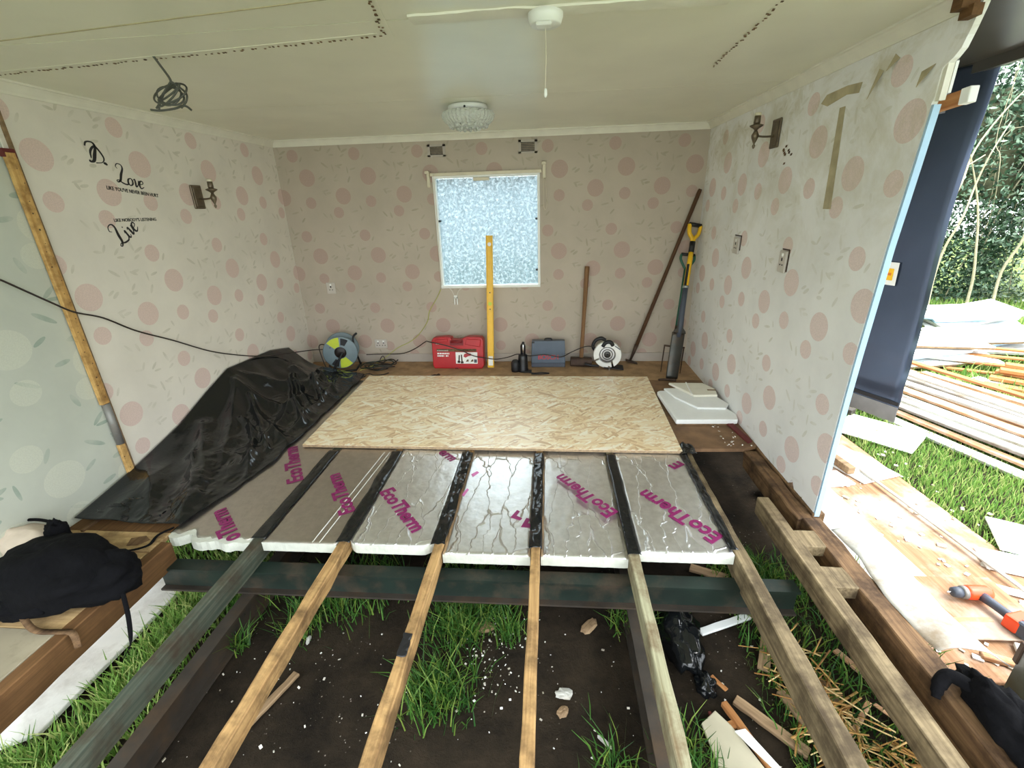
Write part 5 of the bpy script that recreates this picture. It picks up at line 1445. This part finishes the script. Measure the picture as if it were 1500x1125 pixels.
# white board heap
stacks = [((6.30,.72,.05),(.10,.06)), ((7.30,1.10,.06),(.07,-.10)), ((6.60,1.95,.22),(.16,.10)), ((7.75,1.95,.12),(.20,-.07))]
heap = [(0,.0,.0,1.10,.55,.25),(0,.12,.03,1.15,.45,-.15),(0,-.05,-.02,.95,.5,.35),(0,.10,.05,1.05,.42,.05),(1,0,0,1.0,.55,-.4),(1,.05,.06,1.1,.45,.15),(1,-.08,0,.9,.5,-.2),
        (2,0,0,1.1,.6,.5),(2,.1,.05,1.2,.5,.1),(2,-.1,.0,1.0,.55,-.25),(2,.05,-.05,.9,.5,.3),(2,-.28,.22,.6,.45,.6),(3,0,0,1.0,.55,-.3),(3,.06,.05,1.15,.5,.2),(3,-.05,0,.9,.45,-.1)]
hl = ['lowest of the front stack','second lowest of the front stack','second highest of the front stack','topmost of the front stack','lowest of the right front stack','middle of the right front stack','topmost of the right front stack','lowest of the left rear stack','second lowest of the left rear stack','third lowest of the left rear stack','fourth lowest of the left rear stack','small topmost one of the left rear stack','lowest of the right rear stack','middle of the right rear stack','topmost of the right rear stack']
cnt = [0]*4
for k, (si, dx, dy, sx, sy, r) in enumerate(heap):
    (cx, cy, cz), (ro, ti) = stacks[si]
    SM = TM(cx, cy, ZO+.08+cz) @ RM(ro, ti, 0) @ TM(dx, dy, .055*cnt[si]) @ RM(0, 0, r); cnt[si] += 1
    t = thing('plasterboard_sheet', 'white board before the hedge, %s' % hl[k], 'board', SM.translation, SM.to_3x3(), group='white boards heaped before the hedge')
    b = MB(); b.box(-sx/2, sx/2, -sy/2, sy/2, .0, .012); b.build('sheet_face', MT['polystyrene'], t)
    b = MB(); b.box(-sx/2+.004, sx/2-.004, -sy/2+.004, sy/2-.004, -.022, .0); b.build('sheet_core', MT['rawedge' if k % 3 == 0 else 'skinwhite' if k % 3 == 1 else 'blueedge'], t)
board('white_tile', (6.52,.12,ZO+.05), (.24,.20,.012), .4, 0, 'polystyrene', 'small white square lying on the grass before the heap', 'board')
board('white_strip', (7.45,.30,ZO+.08), (.50,.10,.02), -1.1, .05, 'polystyrene', 'white bent strip leaning off the right of the heap', 'strip')
for k in range(4):
    board('lath', (6.85+.12*k, .28+.10*k, ZO+.06+.05*k), (.9,.06,.02), -.5+.02*k, .0, 'orangewood', 'brown lath sticking out of the white heap, %s' % ['lowest','second lowest','second highest','highest'][k], 'lath', 'laths in the white heap')

# ================================================================ debris on the soil
def gz(x, y): return ground_z(x, y)
deb = [((3.073,-2.724),(3.39,-2.598),.035,.012,'polystyrene','white plastic strip bridging the soil beside the deep grey joist','strip'),
       ((3.37,-2.70),(3.27,-2.90),.045,.014,'scrapwood','short brown wood piece under the deep grey joist','scrap wood'),
       ((3.40,-2.72),(3.42,-2.96),.010,.008,'alu','thin metal strip beside the deep grey joist','metal strip'),
       ((3.113,-3.025),(3.30,-3.20),.040,.018,'scrapwood','grey scrap lath crossing the brown moulding on the soil','scrap wood'),
       ((3.06,-3.05),(3.16,-3.30),.025,.022,'orangewood','brown shiny moulding lying on the soil','moulding'),
       ((3.294,-2.988),(3.38,-3.26),.035,.014,'scrapwood','long brown splinter along the deep grey joist','scrap wood'),
       ((3.00,-3.08),(3.05,-3.30),.012,.010,'redtag','thin red-brown stick on the pale board piece','stick'),
       ((3.05,-3.13),(3.10,-3.11),.030,.012,'orangewood','tiny orange wood chip by the pale board piece','scrap wood'),
       ((3.05,-2.94),(3.09,-3.00),.018,.008,'orangewood','small orange splinter by the black bin liner','splinter'),
       ((3.60,-2.80),(3.69,-3.0),.030,.010,'pinewood','pale splinter between the short grey joist and the rim beam','splinter'),
       ((3.70,-2.60),(3.78,-2.48),.035,.014,'orangewood','orange wood piece under the second floor block','scrap wood'),
       ((3.46,-3.15),(3.60,-3.02),.020,.006,'pinewood','pale torn lath between the two right joists','splinter'),
       ((3.62,-3.02),(3.70,-3.14),.018,.006,'pinewood','pale splinter sliver beside the rim beam','splinter'),
       ((3.66,-3.18),(3.80,-3.42),.06,.012,'pinewood','shredded pine piece near the black rubbish bag','scrap wood'),
       ((3.74,-3.10),(3.78,-3.40),.05,.010,'orangewood','shredded orange plank near the black rubbish bag','scrap wood'),
       ((3.44,-2.78),(3.50,-3.02),.035,.012,'scrapwood','flat tan wood piece between the grey joists','scrap wood'),
       ((1.35,-3.02),(1.20,-3.40),.030,.015,'scrapwood','sunken brown lath in the soil left of centre','scrap wood'),
       ((3.13,-2.35),(3.30,-2.42),.05,.015,'scrapwood','brown board bit in the dark floor hole','scrap wood'),
       ((3.28,-2.50),(3.36,-2.66),.05,.012,'scrapwood','reddish board bit beneath the floor hole edge','scrap wood')]
for k, (a, c, w, h, mt, lab, cat) in enumerate(deb):
    a, c = Vector(a), Vector(c); mid = (a+c)/2; d = c-a
    za, zc = gz(*a), gz(*c)
    o = MB().box(-d.length/2, d.length/2, -w/2, w/2, -h/2, h/2).build('debris_' + cat.replace(' ', '_') if False else cat.replace(' ', '_'), MT[mt], bevel=.002, sub=.05, rough=.0025, rscale=25)
    o.location = (mid.x, mid.y, max(za, zc, (za+zc)/2) + h/2 + .006 + .010*(k % 3))
    o.rotation_euler = (0, -math.atan2(zc-za, d.length), math.atan2(d.y, d.x))
    tag(o, lab, cat)
b = MB(); zz = gz(3.0,-3.2) + .016
b.prism([(2.955,-3.13),(3.02,-3.08),(3.06,-3.13),(3.14,-3.30),(2.98,-3.34)], zz, zz+.010)
tag(b.build('board_piece', MT['paleboard'], bevel=.002), 'pale broken board piece at the bottom of the picture', 'board')
b = MB(); zz += .02
b.prism([(3.06,-3.16),(3.10,-3.15),(3.17,-3.27),(3.15,-3.28)], zz, zz+.006)
tag(b.build('plastic_shard', MT['white_plastic']), 'bluish white plastic shard on the pale broken board', 'shard')
# black bin liner beside the flaking joist
b = MB(); blob(b, (2.975,-2.76,gz(2.975,-2.76)+.055), (.085,.17,.075), 9.0, .45, flat=.06)
tag(b.build('bin_liner', MT['sheet'], smooth=True), 'crumpled black bin liner on the soil beside the flaking joist', 'bin liner')
b = MB(); blob(b, (3.02,-2.97,gz(3.02,-2.97)+.02), (.035,.05,.03), 4.0, .5, flat=.02)
tag(b.build('plastic_wad', MT['sheet'], smooth=True), 'small black plastic wad below the bin liner', 'plastic scrap')
# white slab lying left under the bearer
zl = ZG + .03
t = thing('white_slab', 'long dirty white slab on the ground under the left bearer', 'slab', (.36,-2.95,zl))
b = MB(); b.prism([(-.34,.43),(.175,.416),(.153,-.364),(.047,-.427),(-.45,-.72),(-.50,.0)], 0, .02); b.build('slab_face', MT['whiteboard'], t, bevel=.003)
# stones and chips
b = MB(); rs = random.Random(77)
for k in range(420):
    if k < 260: x, y = rs.uniform(1.0,3.6), rs.uniform(-3.6,-2.75)
    else: x, y = rs.gauss(2.15,.12), rs.gauss(-2.85,.12)
    s = abs(rs.gauss(.0016,.0016)) + .0010
    b.box(-s, s, -s*rs.uniform(.4,1), s*.6, 0, s*.6, TM(x, y, gz(x,y)+.001) @ RM(rs.random()*.6, rs.random()*.6, rs.random()*6))
for k in range(160):
    x, y = rs.uniform(3.9,4.9), rs.uniform(-2.9,-1.2); s = abs(rs.gauss(.006,.004)) + .002
    b.box(-s, s, -s*rs.uniform(.3,1), s*.6, 0, s*.4, TM(x, y, ZO+.033) @ RM(0,0,rs.random()*6))
tag(b.build('plaster_chips', MT['chips']), 'white plaster chips strewn over the soil and plywood', 'rubble', kind='stuff')
for k, (x, y, sx, sy, lab) in enumerate(((2.46,-3.03,.035,.022,'flat pale stone right of the central joist'), (2.45,-3.10,.028,.018,'smaller dark stone beside the flat pale stone'), (1.31,-2.85,.022,.008,'white shard left of the sandy joist'), (2.60,-3.20,.03,.007,'white folded paper scrap low right of centre'), (2.10,-2.74,.05,.03,'grey stone in the central grass tuft'), (2.58,-2.72,.05,.025,'flat brown stone by the flaking joist'))):
    b = MB(); blob(b, (0,0,.008), (sx, sy, .012), k*3.3, .4, 12, 8, flat=.006)
    o = b.build('stone', MT['skinwhite' if k in (0,2,3) else 'scrapwood']); o.location = (x, y, gz(x,y)+.002); o.rotation_euler = (0,0,k*.8)
    tag(o, lab, 'stone')

# ================================================================ grass, straw, hedge (vectorised)
def blades(name, pts, hts, mat, seed, label=None, width=.0035, lean=.6):
    r = np.random.default_rng(seed)
    n = len(pts); P = np.asarray(pts, float); Hh = np.asarray(hts, float)
    a = r.uniform(0, 2*np.pi, n); s = np.stack([np.cos(a), np.sin(a), 0*a], 1)
    la = r.uniform(0, 2*np.pi, n); ld = np.stack([np.cos(la), np.sin(la), 0*la], 1)*(r.uniform(.1, lean, n)*Hh)[:,None]
    up = np.zeros((n,3)); up[:,2] = 1
    w = (width*r.uniform(.6,1.4,n))[:,None]
    mid = P + up*(Hh*.55)[:,None] + ld*.35
    tip = P + up*(Hh*.9)[:,None] + ld
    V = np.stack([P - s*w, P + s*w, mid + s*w*.8, mid - s*w*.8, tip + s*w*.15, tip - s*w*.15], 1).reshape(-1,3)
    base = (np.arange(n)*6)[:,None]
    F = np.concatenate([base + np.array([0,1,2,3]), base + np.array([3,2,4,5])], 0)
    o = fast_mesh(name, V, F, mat)
    return tag(o, label, 'grass', kind='stuff')
rg = np.random.default_rng(5)
def gzv(P): return np.array([ground_z(x, y) for x, y in P])
# lawn on the right between plywood and planks
q = rg.uniform((4.45,-2.5),(6.2,.6),(26000,2))
keep = (q[:,0] > 4.66 - .02*(q[:,1]+1.0)) & (q[:,0] < 5.75 - .32*(q[:,1]+.3)*0 )
q = q[keep]; 
blades('lawn_grass', np.c_[q, gzv(q)], rg.uniform(.03,.085,len(q)), MT['grass'], 1, 'bright green grass between the plywood and the plank heap', width=.003)
q = rg.uniform((5.7,-1.2),(10.5,4.2),(15000,2))
q = q[q[:,1] < 3.9]
blades('meadow_grass', np.c_[q, gzv(q)], rg.uniform(.06,.16,len(q)), MT['grass'], 2, 'grass around the white rubble heap up to the hedge', width=.006)
q = np.concatenate([rg.uniform((.55,-3.6),(.90,-2.35),(1300,2)), rg.uniform((-.9,-2.49),(.9,-1.7),(3500,2)), rg.normal((.66,-2.95),(.045,.22),(1200,2)), rg.normal((.56,-3.45),(.06,.05),(700,2)), rg.uniform((-2.2,-4.0),(-.25,-1.0),(4000,2))])
blades('side_grass', np.c_[q, gzv(q)], rg.uniform(.04,.13,len(q)), MT['grass'], 3, 'bright grass around the white slab on the left', width=.0035)
cl_ = [(1.45,-2.55,.10,500),(1.30,-2.62,.08,260),(1.99,-2.50,.10,500),(1.99,-2.75,.06,500),(1.96,-3.06,.07,480),(2.15,-2.62,.06,360),(2.22,-2.78,.03,120),(.86,-2.62,.08,400),(1.02,-2.90,.02,60),(2.80,-2.66,.06,200),(2.88,-3.25,.05,150),(1.25,-2.80,.05,140),(2.62,-3.3,.05,90)]
q = np.concatenate([rg.normal((x, y), (s, s), (n, 2)) for x, y, s, n in cl_])
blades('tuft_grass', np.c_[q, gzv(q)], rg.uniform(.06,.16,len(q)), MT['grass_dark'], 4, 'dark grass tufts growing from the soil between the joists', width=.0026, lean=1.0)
q = np.concatenate([rg.uniform((3.22,-3.5),(3.95,-2.25),(2600,2)), rg.normal((3.43,-2.42),(.09,.10),(600,2))])
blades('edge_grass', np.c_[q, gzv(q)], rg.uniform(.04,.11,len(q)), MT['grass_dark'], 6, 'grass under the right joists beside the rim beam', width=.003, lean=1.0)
# straw between the right joists
n = 260
c = np.concatenate([rg.normal((3.40,-3.05),(.05,.14),(150,2)), rg.normal((3.64,-3.28),(.09,.07),(110,2))])
zc = gzv(c) + rg.uniform(.02,.07,n); a = rg.uniform(0,2*np.pi,n); l = rg.uniform(.03,.12,n); tl = rg.uniform(-.25,.25,n); w = rg.uniform(.0012,.004,n)
d = np.stack([np.cos(a), np.sin(a), tl], 1)*l[:,None]; s = np.stack([-np.sin(a), np.cos(a), 0*a], 1)*w[:,None]; C3 = np.c_[c, zc]
up = np.zeros((n,3)); up[:,2] = .002
V = np.stack([C3-d-s, C3-d+s, C3+d+s, C3+d-s, C3-d-s-up, C3-d+s-up, C3+d+s-up, C3+d-s-up], 1).reshape(-1,3)
bs = (np.arange(n)*8)[:,None]
F = np.concatenate([bs+np.array(f) for f in ((0,1,2,3),(7,6,5,4),(0,4,5,1),(1,5,6,2),(2,6,7,3),(3,7,4,0))], 0)
tag(fast_mesh('wood_straw', V, F, MT['straw']), 'golden wood splinters and straw between the right joists', 'straw', kind='stuff')

def bush(label, c, r, n, mat, seed, leaf=.07, branches=16):
    t = thing('hedge_bush', label, 'bush', (c[0], c[1], ZO), group='bushes of the hedge')
    g2 = np.random.default_rng(seed); rr = random.Random(seed)
    d = g2.normal(size=(n,3)); d /= np.linalg.norm(d, axis=1)[:,None]
    ph = np.stack([np.sin(d[:,0]*5+seed), np.sin(d[:,1]*6+seed*2), np.sin(d[:,2]*5+seed*3)], 1).sum(1)
    rad = (.80 + .13*ph/2 + g2.uniform(-.16,.16,n))
    P = d*rad[:,None]*np.array(r) + np.array([0,0,r[2]*.62])
    P = P[P[:,2] > 0]; m_ = len(P)
    x = g2.normal(size=(m_,3)); x /= np.linalg.norm(x, axis=1)[:,None]
    y = np.cross(x, g2.normal(size=(m_,3))); y /= np.linalg.norm(y, axis=1)[:,None]
    s = g2.uniform(.5,1.2,m_)[:,None]*leaf
    V = np.stack([P - x*s, P + y*s*.42, P + x*s, P - y*s*.42], 1).reshape(-1,3)
    F = (np.arange(m_)*4)[:,None] + np.array([0,1,2,3])
    tag(fast_mesh('foliage', V, F, mat, t), kind='stuff')
    b = MB(); blob(b, (0,0,r[2]*.62), (r[0]*.62, r[1]*.62, r[2]*.62), seed*1.7, .15, 24, 18); b.build('sky_block_core', MT['hedge_core'], t, smooth=True)  # solid dark core added inside the leaves to block the sky
    for k in range(branches):
        a = rr.uniform(3.3, 6.1); h0 = rr.uniform(.0,1.8)
        pts = []
        for j in range(6):
            f = j/5
            rr_ = (.55 + .5*f*rr.uniform(.8,1.1))
            pts.append((math.cos(a + rr.choice((-1,1))*.3*f)*r[0]*rr_*1.02 + rr.uniform(-.08,.08), math.sin(a + .25*f)*r[1]*rr_*1.02 + rr.uniform(-.08,.08), h0 + f*r[2]*rr.uniform(1.1,1.6)))
        bw = rr.choice((.006,.009,.014))
        b = MB(); b.tube(smooth_path(pts, 4), [bw*(1-.7*i/20) for i in range(21)], 5); b.build('branch', MT['twig'], t, smooth=True)
bl = [(6.2,5.3,1.4,1.2,2.7,14000,'ivy'),(7.7,4.9,1.3,1.1,2.9,24000,'hedge'),(9.2,4.6,1.3,1.1,2.6,22000,'ivy'),(10.6,4.1,1.3,1.2,2.8,20000,'hedge'),(11.9,3.0,1.3,1.3,2.7,7000,'ivy'),(12.9,1.4,1.4,1.4,2.6,6000,'hedge'),(8.5,6.2,1.8,1.2,3.2,7000,'hedge'),(4.6,5.8,1.4,1.2,2.6,5000,'hedge')]
bn = ['dark ivy bush behind the cladding edge','pale leafy hedge bush behind the white heap','dense ivy bush right of the pale hedge bush','pale hedge bush at the right picture edge','ivy bush beyond the right picture edge','hedge bush at the far right end','tall hedge bush standing behind the others','hedge bush behind the back wall']
for k, (x, y, rx, ry, rz_, n, mm) in enumerate(bl):
    bush(bn[k], (x, y), (rx, ry, rz_), n, MT[mm], 11+k, leaf=.040 if mm == 'hedge' else .048)
# bare stems in front of the hedge
st = [((7.75,3.35),(7.95,3.3),3.0,'green upright stem before the hedge, left of the pair','stemgreen'),((8.25,3.3),(8.55,3.25),2.6,'pale leaning stem before the hedge, right of the pair','twig'),
      ((7.2,3.5),(8.3,3.2),2.2,'bare bramble arching right across the hedge','twig'),((8.9,3.4),(8.1,3.3),2.4,'bare bramble arching left across the hedge','twig'),((7.0,3.6),(7.35,3.4),3.2,'pale crooked stem near the cladding edge','twig'),
      ((9.3,3.4),(9.0,3.2),2.9,'pale stem at the right picture edge','twig'),((8.0,3.4),(8.9,3.3),3.3,'long bare stem high across the hedge','twig')]
rs = random.Random(3)
for (a, c, h, lab, mm) in st:
    pts = []
    for j in range(7):
        f = j/6
        pts.append((a[0]+(c[0]-a[0])*f*f + rs.uniform(-.06,.06), a[1]+(c[1]-a[1])*f + rs.uniform(-.05,.05), ZO + h*f**.9))
    b = MB(); b.tube(smooth_path(pts, 5), [.022*(1-.7*i/30) for i in range(31)], 7)
    tag(b.build('bare_stem', MT[mm], smooth=True), lab, 'stem', 'bare stems before the hedge')
